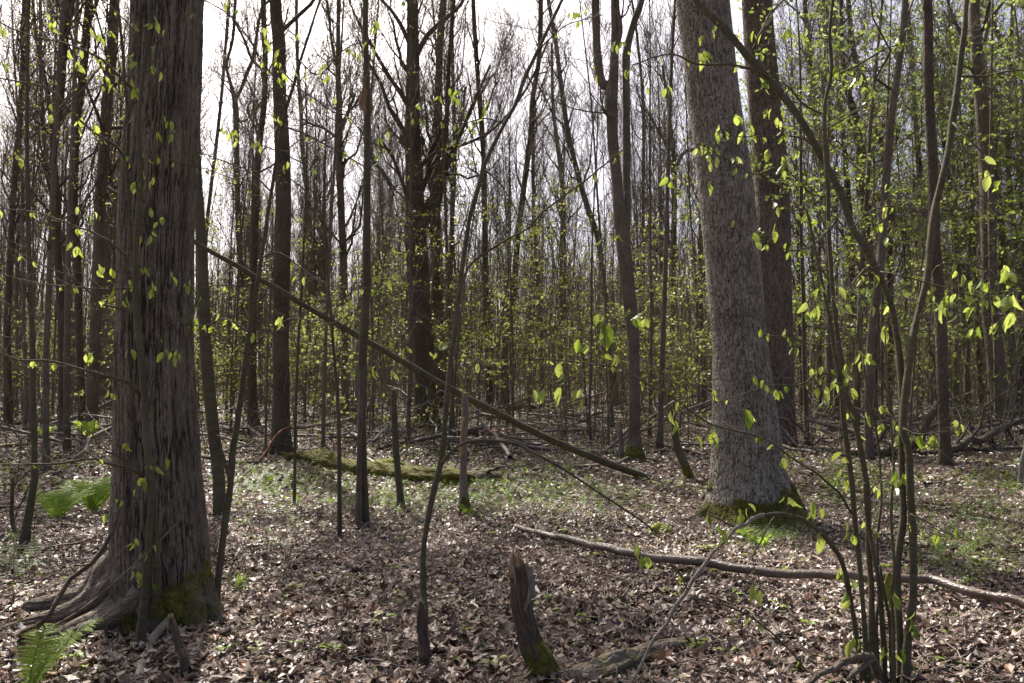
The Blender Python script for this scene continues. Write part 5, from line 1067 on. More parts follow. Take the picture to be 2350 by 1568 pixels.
for k, (u0, v0, u1, v1, w, lb) in enumerate([(1990, 1148, 2040, 1160, 14, 'short thick stick right behind the leaning stems of the multi-stemmed sapling'), (1830, 1120, 1910, 1140, 8, 'brown stick right of the moss skirt of the pale grey trunk'),
        (2240, 1155, 2320, 1140, 5, 'short stick on green ground cover near the right edge'), (90, 1262, 250, 1225, 6, 'straight brown twig lying left of the thick trunk'), (560, 1310, 700, 1270, 5, 'thin twig right of the grass tuft'),
        (690, 1440, 960, 1385, 5, 'long thin twig left of the crooked sapling foot'), (800, 1500, 930, 1530, 6, 'stout twig near the bottom edge left of the crooked sapling'), (1560, 1420, 1730, 1395, 5, 'thin twig right of the half-buried mossy log'),
        (2150, 1240, 2260, 1262, 5, 'thin stick right of the multi-stemmed sapling above the fallen pole'), (1260, 1130, 1390, 1150, 5, 'thin twig below the end of the leaning pole'), (700, 1360, 800, 1335, 4, 'small twig in the shade below the slim straight trunk'),
        (1010, 1215, 1120, 1240, 4, 'small twig right of the crooked sapling'), (1400, 1170, 1530, 1120, 4, 'thin twig left of the mossy clump'), (140, 1500, 260, 1470, 6, 'pale twig beside the white flowered herb'), (2130, 1470, 2300, 1430, 4, 'thin twig on sunlit leaves at the bottom right'),
        (1880, 1440, 2010, 1408, 5, 'twig lying left of the multi-stemmed sapling base'), (620, 1530, 720, 1500, 5, 'twig near the bottom left of centre'), (2200, 1180, 2300, 1200, 6, 'stick among the green ground cover at the right')]):
    fallen('stick', lb, [(u0, v0, w, 0.03), ((u0 + u1) / 2 + 5, (v0 + v1) / 2 + 3, w, 0.04), (u1, v1, w * 0.7, 0.03)], ['deadlog', 'mid', 'pale'][k % 3], 130 + k, cat='stick', spurs=2, spurL=0.18, sides=8)
for k, (pts, mt_, ms_, lb) in enumerate([
  ([(868, 1032, 8, .05), (910, 1020, 9, .05), (960, 1008, 7, .05)], 'dark', 0.3, 'dark branch lying left of the foot of the dark forked tree'),
  ([(1858, 1070, 6, .03), (1930, 1082, 7, .03), (2010, 1094, 6, .02)], 'deadlog', 0, 'thin pole under the crooked fallen limb, right of the pale grey trunk'),
  ([(2060, 915, 9, .2), (2150, 900, 10, .4), (2250, 888, 9, .6)], 'deadlog', 0, 'pale limb propped off the ground behind the straight dark right-hand trunk'),
  ([(2110, 968, 8, .05), (2180, 958, 9, .1), (2270, 950, 8, .1)], 'deadlog', 0, 'fallen pole leading to the foot of the stout knotted trunk'),
  ([(1840, 938, 8, .1), (1900, 932, 9, .1), (1985, 926, 8, .1)], 'dark', 0.4, 'far fallen trunk just right of the reddish brown trunk'),
  ([(540, 935, 8, .1), (610, 925, 9, .1), (700, 918, 8, .1)], 'dark', 0.4, 'far fallen trunk behind the dark straight trunk'),
  ([(720, 955, 7, .1), (800, 945, 8, .2), (880, 930, 7, .4)], 'deadlog', 0, 'far pole lying behind the slim straight trunk'),
  ([(20, 975, 9, .1), (110, 965, 10, .2), (190, 958, 9, .1)], 'dark', 0.5, 'fallen trunk between the left trunks far back'),
  ([(1180, 1008, 6, .03), (1230, 1004, 7, .05), (1300, 1010, 5, .02)], 'deadlog', 0, 'small branch above the middle of the leaning pole'),
  ([(1470, 940, 7, .1), (1540, 925, 9, .3), (1610, 905, 8, .6)], 'deadlog', 0, 'slanting grey limb behind the curved mossy stub'),
  ([(1230, 960, 7, .05), (1290, 955, 8, .1), (1350, 962, 6, .05)], 'dark', 0.8, 'short mossy piece of wood above the leaning pole'),
  ([(2200, 1000, 6, .1), (2240, 970, 7, .3), (2262, 935, 5, .6)], 'dark', 0, 'crooked branch standing out of the wavy fallen limb'),
  ([(690, 1012, 7, .05), (760, 1006, 8, .05), (830, 1014, 7, .05)], 'deadlog', 0.5, 'branch lying just beyond the bright moss hump'),
  ([(1640, 1030, 6, .03), (1600, 1040, 7, .03), (1550, 1050, 6, .02)], 'deadlog', 0, 'thin stick left of the pale grey trunk at stub height')]):
    fallen('fallen_wood', lb, pts, mt_, 170 + k, moss=ms_ or None, spurs=5, spurL=0.7, wob=0.2)
# moss cushions
def cushion(u, v, w, h, label, seed):
    p = GR(u, v); R = w * 0.5 / F * p[1]; Hh = h / F * p[1]
    th, ph = np.meshgrid(np.linspace(0, 2 * PI, 37)[:-1], np.linspace(0, PI / 2, 12))
    n = 0.7 + 0.6 * fbm(np.cos(th) * 2 * np.cos(ph) + seed, np.sin(th) * 2 * np.cos(ph), np.sin(ph) * 2, 4, seed)
    x = R * np.cos(ph) * np.cos(th) * n; y = 0.6 * R * np.cos(ph) * np.sin(th) * n; z = Hh * np.sin(ph) * n - 0.02
    i_ = np.arange(11)[:, None] * 36; j = np.arange(36)[None]; k = (j + 1) % 36
    mb = MB(); mb.add(np.stack([x + p[0], y + p[1], z + float(gz(p[0], p[1]))], -1), np.stack([i_ + j, i_ + k, i_ + 36 + k, i_ + 36 + j], -1).reshape(-1, 4))
    o = mb.build('moss_cushion', M['moss'], origin=(p[0], p[1], float(gz(p[0], p[1])))); tag(o, label, 'moss')
cushion(1512, 1232, 70, 34, 'yellow-green moss cushion left of the pale grey trunk foot', 1)
cushion(2045, 1400, 50, 75, 'bright moss lump behind the base of the multi-stemmed sapling', 2)
cushion(2040, 1318, 60, 28, 'moss lump just behind the long grey fallen pole', 3)
cushion(487, 1275, 36, 18, 'moss cushion on a stone right of the thick trunk', 4)
cushion(890, 1080, 110, 26, 'yellow-green moss pad on the middle of the mossy log', 6)
cushion(1035, 1098, 90, 26, 'yellow-green moss pad at the right end of the mossy log', 7)
cushion(735, 1058, 70, 30, 'bright moss hump at the left end of the mossy log', 5)

# hanging curled dead leaf on the slim straight trunk
mb = MB(); Dq = 5.2
c = spline(np.array([[*W(836, 192, Dq), .2], [*W(832, 215, Dq), 1], [*W(830, 238, Dq), .9], [*W(838, 262, Dq), .25]]), 14)
V = []
for i_, r in enumerate(c):
    for a in np.linspace(-1, 1, 6): V.append(r[:3] + np.array([a * 0.026 * r[3], 0.028 * r[3] * abs(a)**1.5 + 0.006 * math.sin(i_ * 1.7 + a * 2), 0.01 * math.sin(a * 5 + i_)]))
mb.add(V, [(i_ * 6 + j, i_ * 6 + j + 1, i_ * 6 + 7 + j, i_ * 6 + 6 + j) for i_ in range(13) for j in range(5)])
tubes(mb, np.array([[W(848, 152, Dq), W(842, 172, Dq), W(836, 194, Dq)]]), np.array([[.003, .0025, .002]]), 5)
o = mb.build('dead_leaf', M['wood'], origin=tuple(W(832, 230, Dq))); tag(o, 'curled reddish dead leaf hanging beside the slim straight trunk', 'leaf')

# ------------------------------------------------------------------ herbs
def fern(u, v, nfr, L, label, seed, yawspan=2 * PI, yaw0=0.0):
    rng = rs(seed); p = GR(u, v); z0 = float(gz(p[0], p[1]))
    root = thing('fern', label, 'fern', (p[0], p[1], z0))
    for k in range(nfr):
        az = yaw0 + yawspan * (k + rng.rand() * 0.5) / nfr; l = L * rng.uniform(0.75, 1.1); lean = rng.uniform(0.35, 0.75)
        n = 22; t = np.linspace(0, 1, n)
        r = l * lean * (t**1.1); z = l * (0.95 * t - 0.35 * t**2.4)
        P = np.stack([p[0] + np.cos(az) * r, p[1] + np.sin(az) * r, z0 + z], 1)
        mb = MB(); tube(mb, P, np.linspace(0.0035, 0.001, n), 4, 0, 1, cap=False, tint=0.6)
        T_ = np.gradient(P, axis=0); T_ /= np.linalg.norm(T_, axis=1)[:, None]
        S_ = np.cross(T_, [0, 0, 1.0]); S_ /= np.linalg.norm(S_, axis=1)[:, None]
        V = []; tr = []; ti = []
        for i_ in range(3, n - 1):
            f0 = (i_ - 3) / (n - 4)
            ll = l * 0.24 * math.sin(PI * (0.16 + 0.80 * f0)) ** 0.9
            for sgn in (-1, 1):
                base = P[i_] + T_[i_] * rng.randn() * 0.003; dd = S_[i_] * sgn * 0.93 + T_[i_] * 0.38 + rng.randn(3) * 0.05; w_ = l * 0.024 * (0.6 + 0.4 * math.sin(PI * min(1, 0.2 + f0)))
                droop = rng.uniform(0.05, 0.3); m = 7; b0 = len(V); tv_ = rng.uniform(0.3, 1)
                for q_ in range(m):      # one toothed, drooping leaflet blade
                    g_ = q_ / (m - 1); wq = w_ * (1 - g_**1.6) * (1.0 if q_ % 2 else 0.72) + 0.0006
                    c_ = base + dd * ll * g_ + np.array([0, 0, -droop * ll * g_ * g_])
                    V += [c_ + T_[i_] * wq, c_ + np.array([0, 0, 0.002]), c_ - T_[i_] * wq]; ti += [tv_] * 3
                for q_ in range(m - 1):
                    a_ = b0 + q_ * 3
                    tr += [(a_, a_ + 1, a_ + 4), (a_, a_ + 4, a_ + 3), (a_ + 1, a_ + 2, a_ + 5), (a_ + 1, a_ + 5, a_ + 4)]
        mb.add(V, None, tr, tint=ti); mb.build('frond', M['fern'], root, smooth=False)
fern(60, 1605, 3, 0.55, 'large bright fern in the bottom left corner', 201, 1.9, 0.5)
fern(128, 1200, 9, 0.58, 'bright fern left of the thick trunk beside the short log', 202, 2.8, 0.2)
fern(212, 1186, 9, 0.66, 'bright fern nearest the thick trunk on its left side', 203, 3.0, 0.1)
fern(200, 1010, 6, 0.75, 'fern between the broad brown trunk and the furrowed trunk', 204)
fern(100, 1010, 6, 0.7, 'fern beyond the olive-barked sapling at far left', 205)
fern(1072, 1188, 6, 0.22, 'small fern at the foot of the broken snag', 206)
fern(1745, 1262, 6, 0.26, 'small fern in front of the moss skirt of the pale grey trunk', 207)
fern(1700, 1238, 5, 0.22, 'tiny fern touching the moss of the pale grey trunk foot', 208)

def grass_tuft(u, v, n, h, label, seed, wide=0.006):
    rng = rs(seed); p = GR(u, v); z0 = float(gz(p[0], p[1])); mb = MB()
    for k in range(n):
        az = rng.rand() * 2 * PI; l = h * rng.uniform(0.6, 1.1); b = rng.uniform(0.15, 0.6)
        t = np.linspace(0, 1, 6)[:, None]
        P = p + rng.randn(3) * [0.02, 0.02, 0] + np.array([math.cos(az), math.sin(az), 0]) * b * l * t**2 + np.array([0, 0, 1]) * l * (t - 0.25 * b * t**2)
        P[:, 2] += z0 - p[2]; s_ = np.array([-math.sin(az), math.cos(az), 0]) * wide * (1 - t**1.5)
        V = np.stack([P - s_, P + s_], 1).reshape(-1, 3); i_ = np.arange(5) * 2
        mb.add(V, np.stack([i_, i_ + 1, i_ + 3, i_ + 2], 1), tint=np.full(12, rng.uniform(0.3, 1)))
    o = mb.build('grass_tuft', M['herb'], origin=(p[0], p[1], z0)); tag(o, label, 'grass tuft')
grass_tuft(548, 1356, 22, 0.17, 'upright bright green grass tuft right of the slender sapling', 211)
grass_tuft(1250, 1012, 60, 0.16, 'low grass tuft behind the leaning pole near centre', 212, 0.004)
grass_tuft(620, 1112, 90, 0.16, 'wide pale grass tuft in front of the dark straight trunk', 213, 0.004)
grass_tuft(1395, 1022, 40, 0.14, 'small grass tuft left of the short brown post', 214, 0.004)

def herb(name, u, v, n, L, label, seed, mat='herb', cat='plant', group=None, up=0.7):
    rng = rs(seed); p = GR(u, v); z0 = float(gz(p[0], p[1])); root = thing(name, label, cat, (p[0], p[1], z0), group)
    mb = MB(); mt = MB()
    for k in range(n):
        az = k / n * 2 * PI + rng.rand(); st = rng.uniform(0.4, 1) * up * L
        d = np.array([math.cos(az), math.sin(az), rng.uniform(0.1, 0.7)]); d /= np.linalg.norm(d)
        a = p.copy(); a[2] = z0; b = a + np.array([d[0] * 0.2 * L, d[1] * 0.2 * L, st])
        tubes(mt, np.array([[a, (a + b) / 2, b]]), np.array([[.0018, .0015, .001]]), 4)
        w_ = np.cross(d, [0, 0, 1.0]); w_ /= np.linalg.norm(w_); t = np.linspace(0, 1, 6)[:, None]
        P = b + d * L * t + np.array([0, 0, -0.35 * L]) * t**2; wd = 0.24 * L * np.sin(PI * np.clip(t * .96 + .03, 0, 1))**.8
        V = np.stack([P - w_ * wd + [0, 0, .1 * L] * np.sin(PI * t), P, P + w_ * wd + [0, 0, .1 * L] * np.sin(PI * t)], 1).reshape(-1, 3); i_ = np.arange(5)[:, None] * 3
        q = np.concatenate([np.stack([i_ + 0, i_ + 1, i_ + 4, i_ + 3], -1), np.stack([i_ + 1, i_ + 2, i_ + 5, i_ + 4], -1)]).reshape(-1, 4)
        mb.add(V, q, tint=np.full(18, rng.uniform(0.2, 1)))
    mt.build('stem', M['herb'], root); mb.build('leaf', M[mat], root)
    return root
herb('lily_plant', 262, 1440, 8, 0.085, 'small broad-leaved green plant on the roots of the thick trunk', 221, up=0.3)
herb('whorled_herb', 215, 1462, 14, 0.045, 'pale whitish green herb at the foot of the root spread', 222, up=0.5)
# seedlings: one kind, copied
seed_uv = [(1312, 1372), (1288, 1418), (1345, 1432), (1308, 1500), (1360, 1448), (1265, 1392), (1240, 1402), (900, 1320), (905, 1388), (925, 1395), (860, 1402), (815, 1340), (680, 1362), (655, 1390), (620, 1400), (645, 1420), (760, 1510), (735, 1520), (515, 1515), (670, 1500), (1065, 1472), (1105, 1492), (1045, 1530), (1135, 1540), (845, 1555), (1015, 1460),
  (1120, 1262), (1128, 1240), (1370, 1255), (1355, 1290), (1440, 1225), (1420, 1305), (1465, 1345), (1300, 1235), (1175, 1220), (1190, 1250), (1560, 1255), (1620, 1270), (1700, 1290), (1725, 1330), (1790, 1325), (1830, 1300), (1850, 1345), (1650, 1325), (1680, 1380), (1730, 1440), (1790, 1410), (1860, 1450), (1900, 1400), (2130, 1380), (2160, 1300), (2250, 1300), (2280, 1260), (2310, 1330), (2220, 1350), (2180, 1480), (2140, 1540),
  (560, 1210), (590, 1250), (640, 1260), (700, 1290), (740, 1250), (860, 1280), (930, 1250), (880, 1440), (160, 1340), (30, 1400), (60, 1300), (170, 1530), (190, 1560), (470, 1330), (30, 1240), (120, 1250), (1505, 1330), (1540, 1380), (1600, 1500), (1670, 1520), (800, 1420), (570, 1450), (590, 1500)]
protos = []
TODO = []
rng = rs(31)
for k, (u, v) in enumerate(seed_uv):
    if k < 7: r = herb('seedling', u, v, 2 + k % 3, 0.046 + 0.007 * (k % 3), 'x', 230 + k, 'fern', up=1.1); protos.append(r)
    else:
        src = protos[k % 7]; r = src.copy(); COL.objects.link(r)
        for ch in src.children:
            c = ch.copy(); COL.objects.link(c); c.parent = r
        p = GR(u, v); r.location = (p[0], p[1], float(gz(p[0], p[1]))); r.rotation_euler = (0, 0, rng.rand() * 6.3); s = rng.uniform(0.8, 1.5); r.scale = (s, s, s)
    TODO.append((r, 'seedling', u, v))

# green ground cover: small feathery sprigs in patches
rng = rs(41)
patches = [(1120, 1110, 130, 50, 300), (1200, 1060, 160, 45, 260), (1000, 1020, 90, 30, 160), (620, 1110, 130, 40, 700), (540, 1060, 110, 40, 400), (800, 1130, 200, 40, 400), (980, 1150, 160, 40, 300), (1150, 1150, 160, 40, 400), (1300, 1130, 160, 50, 300), (900, 970, 300, 25, 500), (700, 960, 200, 25, 300), (1500, 960, 200, 30, 400), (1330, 1080, 90, 60, 160), (1260, 990, 180, 35, 400), (2180, 1160, 200, 90, 480), (1950, 1070, 90, 60, 380), (2260, 1260, 140, 90, 280), (2180, 1290, 100, 60, 150), (1770, 1240, 70, 26, 200), (1960, 1130, 100, 50, 260), (1560, 1000, 90, 70, 300), (60, 1060, 130, 70, 420), (150, 980, 150, 50, 300), (2300, 1100, 80, 70, 260), (1900, 960, 130, 45, 400), (1440, 960, 130, 30, 260), (720, 1010, 130, 40, 260), (880, 990, 110, 35, 200), (2230, 930, 150, 40, 300), (40, 1290, 60, 60, 120), (640, 1180, 90, 60, 120), (1650, 1010, 80, 30, 120), (1350, 1180, 140, 50, 120), (1560, 1190, 70, 60, 60), (860, 1160, 160, 60, 140)]
mb = MB()
for (u, v, su, sv, n) in patches:
    for _ in range(n):
        uu, vv = u + rng.randn() * su * 0.6, v + rng.randn() * sv * 0.6
        if vv < 905: continue
        p = GR(uu, vv); z0 = float(gz(p[0], p[1])); h = rng.uniform(0.05, 0.13)
        m = 7 if p[1] < 14 else 5
        az = rng.rand() * 6.28; t = np.linspace(0.15, 1, m)
        d = np.array([math.cos(az), math.sin(az), 0]); s_ = np.array([-d[1], d[0], 0]) 
        c = np.array([p[0], p[1], z0]) + d * h * 1.1 * t[:, None]**1.3 + np.array([0, 0, 1.0]) * h * (t[:, None])
        ll = 0.42 * h * (1.1 - t[:, None]) + 0.012
        for sg in (-1, 1):
            a = c; b = c + s_ * sg * ll + d * ll * 0.4; w_ = d * 0.2 * ll + [0, 0, .1 * h * .2]
            V = np.stack([a, (a + b) / 2 + w_, b, (a + b) / 2 - w_], 1).reshape(-1, 3)
            i_ = np.arange(m) * 4
            mb.add(V, np.stack([i_, i_ + 1, i_ + 2, i_ + 3], 1), tint=np.full(4 * m, rng.uniform(0, 1)))
x, y = field(15000, 9, 45, rng, 0.9)      # thin scatter of tiny green leaves everywhere further back
keep = fbm(x / 2.5, y / 2.5, 0 * x, 3, 91) > 0.45
x, y = x[keep], y[keep]
P = np.repeat(np.stack([x, y, gz(x, y) + 0.06], 1), 4, 0); P += rng.randn(len(P), 3) * [0.07, 0.07, 0.025]
small_leaves(mb, P, 0.055, rng, 0.7)
x, y = field(900, 3.2, 9, rng); P = np.repeat(np.stack([x, y, gz(x, y) + 0.06], 1), 3, 0); P += rng.randn(len(P), 3) * [0.02, 0.02, 0.01]
small_leaves(mb, P, 0.022, rng, 0.7)
o = mb.build('ground_cover', M['herb'], smooth=False); tag(o, 'low feathery green herbs scattered over the forest floor', 'ground cover', kind='stuff')

# fine twigs and stalks strewn over the floor
rng = rs(43); mb = MB()
for (n, y0, y1, r0) in ((3400, 3.2, 10, 0.0026), (1400, 10, 26, 0.006)):
    x, y = field(n, y0, y1, rng); az = rng.rand(n) * PI; l = rng.uniform(0.08, 0.5, n) * (1 if y0 < 9 else 1.8)
    g = np.linspace(-0.5, 0.5, 5)
    X = x[:, None] + np.cos(az)[:, None] * l[:, None] * g + rng.randn(n, 5) * 0.008; Y = y[:, None] + np.sin(az)[:, None] * l[:, None] * g + rng.randn(n, 5) * 0.008
    Z = gz(X, Y) + 0.05 + rng.rand(n)[:, None] * 0.015
    tubes(mb, np.stack([X, Y, Z], -1), np.full((n, 5), r0) * rng.uniform(0.5, 1.6, n)[:, None], 4)
o = mb.build('twig_litter', M['deadlog']); tag(o, 'small dead twigs strewn over the leaf litter', 'twigs', kind='stuff')

# ------------------------------------------------------------------ far woodland: prototypes and copies
def proto_tree(seed, H, r, nb, L1, lean, leafmat, nleaf, lsize, tfrom, mat='mid', rise=0.5, ang=0.55):
    rng = rs(seed); n = 12; t = np.linspace(0, 1, n)
    az = rng.rand() * 6.28
    wv = np.cumsum(rng.randn(n, 2), 0) * 0.012 * H * 0.12; wv -= wv[0]
    P = np.stack([math.cos(az) * lean * H * t**1.4 + wv[:, 0], math.sin(az) * lean * H * t**1.4 + wv[:, 1], H * t - 0.15], 1)
    R = r * (1 - 0.85 * t)
    root = thing('woodland_tree', 'x', 'tree')
    mb = MB(); C = spline(np.column_stack([P, R]), 26); tube(mb, C[:, :3], C[:, 3], 8, 0.1, seed, 0.5, 0.2); mb.build('trunk', M[mat], root)
    PP, RR = resK(P, R, 14)
    a, ar = shoots(PP, RR, nb, L1, ang, rise, tfrom, 0.99, 6, rng, 0.42, 0.05, 0.006)
    b, br = shoots(a, ar, 7, L1 * 0.42, 0.5 if ang < 1 else 0.9, 0.3 if ang < 1 else 0.0, 0.15, 1.0, 4, rng, 0.5, 0.06, 0.0065)
    c, cr = shoots(b, br, 6, L1 * 0.24, 0.5, 0.2, 0.1, 1.0, 3, rng, 0.65, 0.06, 0.0055)
    mb = MB(); tubes(mb, a, ar, 4); tubes(mb, b, br, 3); tubes(mb, c, cr, 3); mb.build('crown', M['twig_far_hazed'], root)
    if nleaf:
        T_ = np.concatenate([c[:, 1:].reshape(-1, 3), b[:, 1:].reshape(-1, 3)]); T_ = np.repeat(T_[rng.randint(0, len(T_), nleaf // 7)], 7, 0); T_ = T_ + rng.randn(len(T_), 3) * [0.11, 0.11, 0.035]
        mb = MB(); small_leaves(mb, T_, lsize, rng); mb.build('foliage', M[leafmat], root, smooth=False)
    return root
def clone(src):
    r = src.copy(); COL.objects.link(r)
    for ch in src.children:
        c = ch.copy(); COL.objects.link(c); c.parent = r
    return r
BARE = [proto_tree(300 + k, [14, 16, 12, 17, 13, 15, 18, 11][k], [.075, .10, .06, .13, .07, .09, .14, .055][k], [26, 30, 22, 34, 26, 28, 36, 22][k], [2.4, 2.8, 2.0, 3.2, 2.2, 2.6, 3.4, 1.8][k], [.03, .06, .10, .02, .14, .05, .03, .08][k], 'foliage', [150, 120, 0, 0, 300, 150, 80, 100][k], 0.06, 0.25, ['far_bark_hazed', 'mid'][k % 2], 0.6) for k in range(8)]
POLE = [proto_tree(360 + k, [12, 15, 10, 14, 16][k], [.038, .050, .030, .044, .060][k], [13, 17, 12, 14, 17][k], [2.0, 2.5, 1.7, 2.2, 2.6][k], [.04, .09, .13, .02, .06][k], 'foliage', [0, 60, 0, 0, 40][k], 0.06, 0.45, ['mid', 'far_bark_hazed'][k % 2], 0.7) for k in range(5)]
GOLD = [proto_tree(320 + k, [13, 16, 12][k], [.07, .10, .06][k], 22, 2.4, [.04, .08, .02][k], 'foliage_gold', 900, 0.06, 0.25, 'mid', 0.5) for k in range(3)]
GREEN = [proto_tree(330 + k, [11, 14, 9][k], [.06, .09, .05][k], 20, 2.9, [.05, .08, .03][k], 'foliage_deep', 1700, 0.10, 0.2, 'mid', 0.15, 1.0) for k in range(3)]
SHRUB = [proto_tree(340 + k, [3.2, 4.5, 2.4, 5.5][k], [.018, .025, .015, .03][k], [10, 12, 9, 13][k], [2.0, 2.6, 1.6, 3.0][k], 0.10, 'foliage', [1000, 1400, 700, 1750][k], 0.08, 0.2, 'mid', 0.05, 1.2) for k in range(4)]
used = set()
def place(src, x, y, s, rz, nm):
    if src.name in used: r = clone(src)
    else: used.add(src.name); r = src
    if nm == 'woodland_shrub': r.name = nm
    r.location = (x, y, float(gz(x, y))); r.scale = (s, s, s); r.rotation_euler = (0, 0, rz); return r
hand = [o for o in bpy.data.objects if o.type == 'EMPTY' and o.get('category') == 'tree']
hx = [(o.location[0], o.location[1]) for o in hand if o.location[0] or o.location[1]]
rng = rs(77); taken = list(hx)
def spot(y0, y1, u0=-140, u1=2490, gap=0.9, pw=0.6):
    for _ in range(60):
        y = y0 + (y1 - y0) * rng.rand()**pw; u = rng.uniform(u0, u1); x = (u - CU) / F * y
        if 2170 < u < 2350 and y < 25.5: continue
        if all((x - a)**2 + (y - b)**2 > gap**2 for a, b in taken[-400:]): break
    taken.append((x, y)); return x, y, u
n_far = 0
for k in range(345):
    if k < 130: x, y, u = spot(26, 66, pw=0.7); lib = BARE
    else: x, y, u = spot(15, 54, *((-140, 2490) if k % 2 else (-60, 1550)), gap=0.4, pw=0.8); lib = POLE
    if lib is BARE and u < 430 and rng.rand() < 0.4: lib = GOLD
    elif lib is BARE and 1790 < u and rng.rand() < 0.15: lib = GREEN
    elif lib is BARE and 800 < u < 1000 and rng.rand() < 0.2: lib = GOLD
    src = lib[rng.randint(len(lib))]
    s = rng.uniform(0.8, 1.15)
    if 470 < u < 700 or 1080 < u < 1360: s *= 0.8
    r = place(src, x, y, s, rng.rand() * 6.28, 'woodland_tree'); TODO.append((r, {id(BARE): 'bare', id(GOLD): 'gold', id(GREEN): 'green', id(POLE): 'pole'}[id(lib)], u, y))
# leafy saplings with green leaves that fill the upper right
for (u, y, s) in [(1850, 17, 1.0), (1905, 21, 1.1), (1960, 18, .95), (2020, 21, 1.1), (2085, 26, 1.3), (2190, 26, 1.15), (2250, 28, 1.35), (2350, 27, 1.2), (2420, 21, 1.2), (2110, 30, 1.5), (1880, 30, 1.5), (2300, 31, 1.7), (1780, 26, 1.2), (2200, 36, 1.7), (1700, 32, 1.2), (2330, 27, 1.5), (2255, 31, 1.7), (2215, 27, 1.4), (2410, 25, 1.5)]:
    x = (u - CU) / F * y; src = GREEN[rng.randint(3)]
    r = place(src, x, y, s, rng.rand() * 6.28, 'woodland_tree'); TODO.append((r, 'green', u, y))
# shrubs in young leaf, the green band at eye height
for k in range(48):
    x, y, u = spot(15, 46, gap=0.6, pw=0.7)
    src = SHRUB[rng.randint(4)]
    r = place(src, x, y, rng.uniform(0.75, 1.3), rng.rand() * 6.28, 'woodland_shrub'); r['category'] = 'shrub'; TODO.append((r, 'shrub', u, y))
for (u, y, s) in [(1350, 20, 1.0), (1300, 26, 1.2), (1260, 24, 1.1), (1560, 19, .9), (1530, 25, 1.1), (1590, 24, 1.2), (1180, 30, 1.3), (560, 22, 1.1), (520, 27, 1.3), (700, 26, 1.2), (880, 24, 1.1), (760, 30, 1.3), (320, 30, 1.3)]:
    x = (u - CU) / F * y
    r = place(SHRUB[rng.randint(4)], x, y, s, rng.rand() * 6.28, 'woodland_shrub'); r['category'] = 'shrub'; TODO.append((r, 'shrub', u, y))

# ------------------------------------------------------------------ the woods beyond, one mass
rng = rs(99); mb = MB(); ml = MB()
N = 2100
y = rng.uniform(60, 150, N); x = (rng.uniform(-250, 2600, N) - CU) / F * y; H = rng.uniform(9, 17, N) * (1 + (y - 60) / 300)
z0 = gz(x, y); K = 6; g = np.linspace(0, 1, K)
ln = rng.randn(N, 2) * 0.05
PP = np.stack([x[:, None] + ln[:, :1] * H[:, None] * g**1.5 + rng.randn(N, K) * 0.06, y[:, None] + ln[:, 1:] * H[:, None] * g**1.5, z0[:, None] + H[:, None] * g], -1)
RR = (rng.uniform(0.05, 0.15, N)[:, None]) * (1 - 0.8 * g); tubes(mb, PP, RR, 5)
a, ar = shoots(PP, RR, 12, 2.8, 0.5, 0.6, 0.25, 0.99, 4, rng, 0.4, 0.05, 0.014); tubes(mb, a, ar, 3)
b, br = shoots(a, ar, 4, 1.2, 0.5, 0.3, 0.15, 1.0, 3, rng, 0.6, 0.05, 0.011)
tubes(mb, b, br, 3)
o = mb.build('far_woods', M['twig_far_hazed']); tag(o, 'dense mass of bare trees closing the view far back', 'woods', kind='stuff')
T_ = b[:, 1:].reshape(-1, 3); n = 42000; T_ = T_[rng.randint(0, len(T_), n)] + rng.randn(n, 3) * 0.3
small_leaves(ml, T_[T_[:, 2] < 13], 0.20, rng)
n = 3400; yy = rng.uniform(42, 120, n); xx = (rng.uniform(-250, 2600, n) - CU) / F * yy
nn = fbm(xx / 4, yy / 6, 0 * xx, 2, 5); zz = rng.rand(n)**1.3 * 6.5 * np.clip(nn * 2 - 0.3, 0.1, 1.3)
Q_ = np.repeat(np.stack([xx, yy, gz(xx, yy) + 0.2 + zz], 1), 11, 0); small_leaves(ml, Q_ + rng.randn(len(Q_), 3) * [0.55, 0.4, 0.12], 0.15, rng)
o = ml.build('far_foliage', M['foliage'], smooth=False); tag(o, 'haze of small spring leaves on the undergrowth far back', 'foliage', kind='stuff')
# undergrowth stems far back: thin brushwood
rng = rs(101); mb = MB(); N = 6500
y = 14 + 75 * rng.rand(N)**0.75; x = (rng.uniform(-200, 2550, N) - CU) / F * y; H = rng.uniform(0.8, 5, N); g = np.linspace(0, 1, 5)
PP = np.stack([x[:, None] + rng.randn(N, 1) * 0.12 * H[:, None] * g + rng.randn(N, 5) * 0.03, y[:, None] + rng.randn(N, 1) * 0.12 * H[:, None] * g, gz(x, y)[:, None] + H[:, None] * g], -1)
RR = (0.0022 * H * (0.6 + y / 60))[:, None] * (1 - 0.6 * g) + 0.002; tubes(mb, PP, RR, 4)
a, ar = shoots(PP, RR, 5, 0.9, 0.6, 0.3, 0.2, 1.0, 4, rng, 0.6, 0.05, 0.004); tubes(mb, a, ar, 3)
o = mb.build('brushwood', M['twig_far_hazed']); tag(o, 'thin brushwood stems filling the undergrowth behind the nearer trunks', 'undergrowth', kind='stuff')

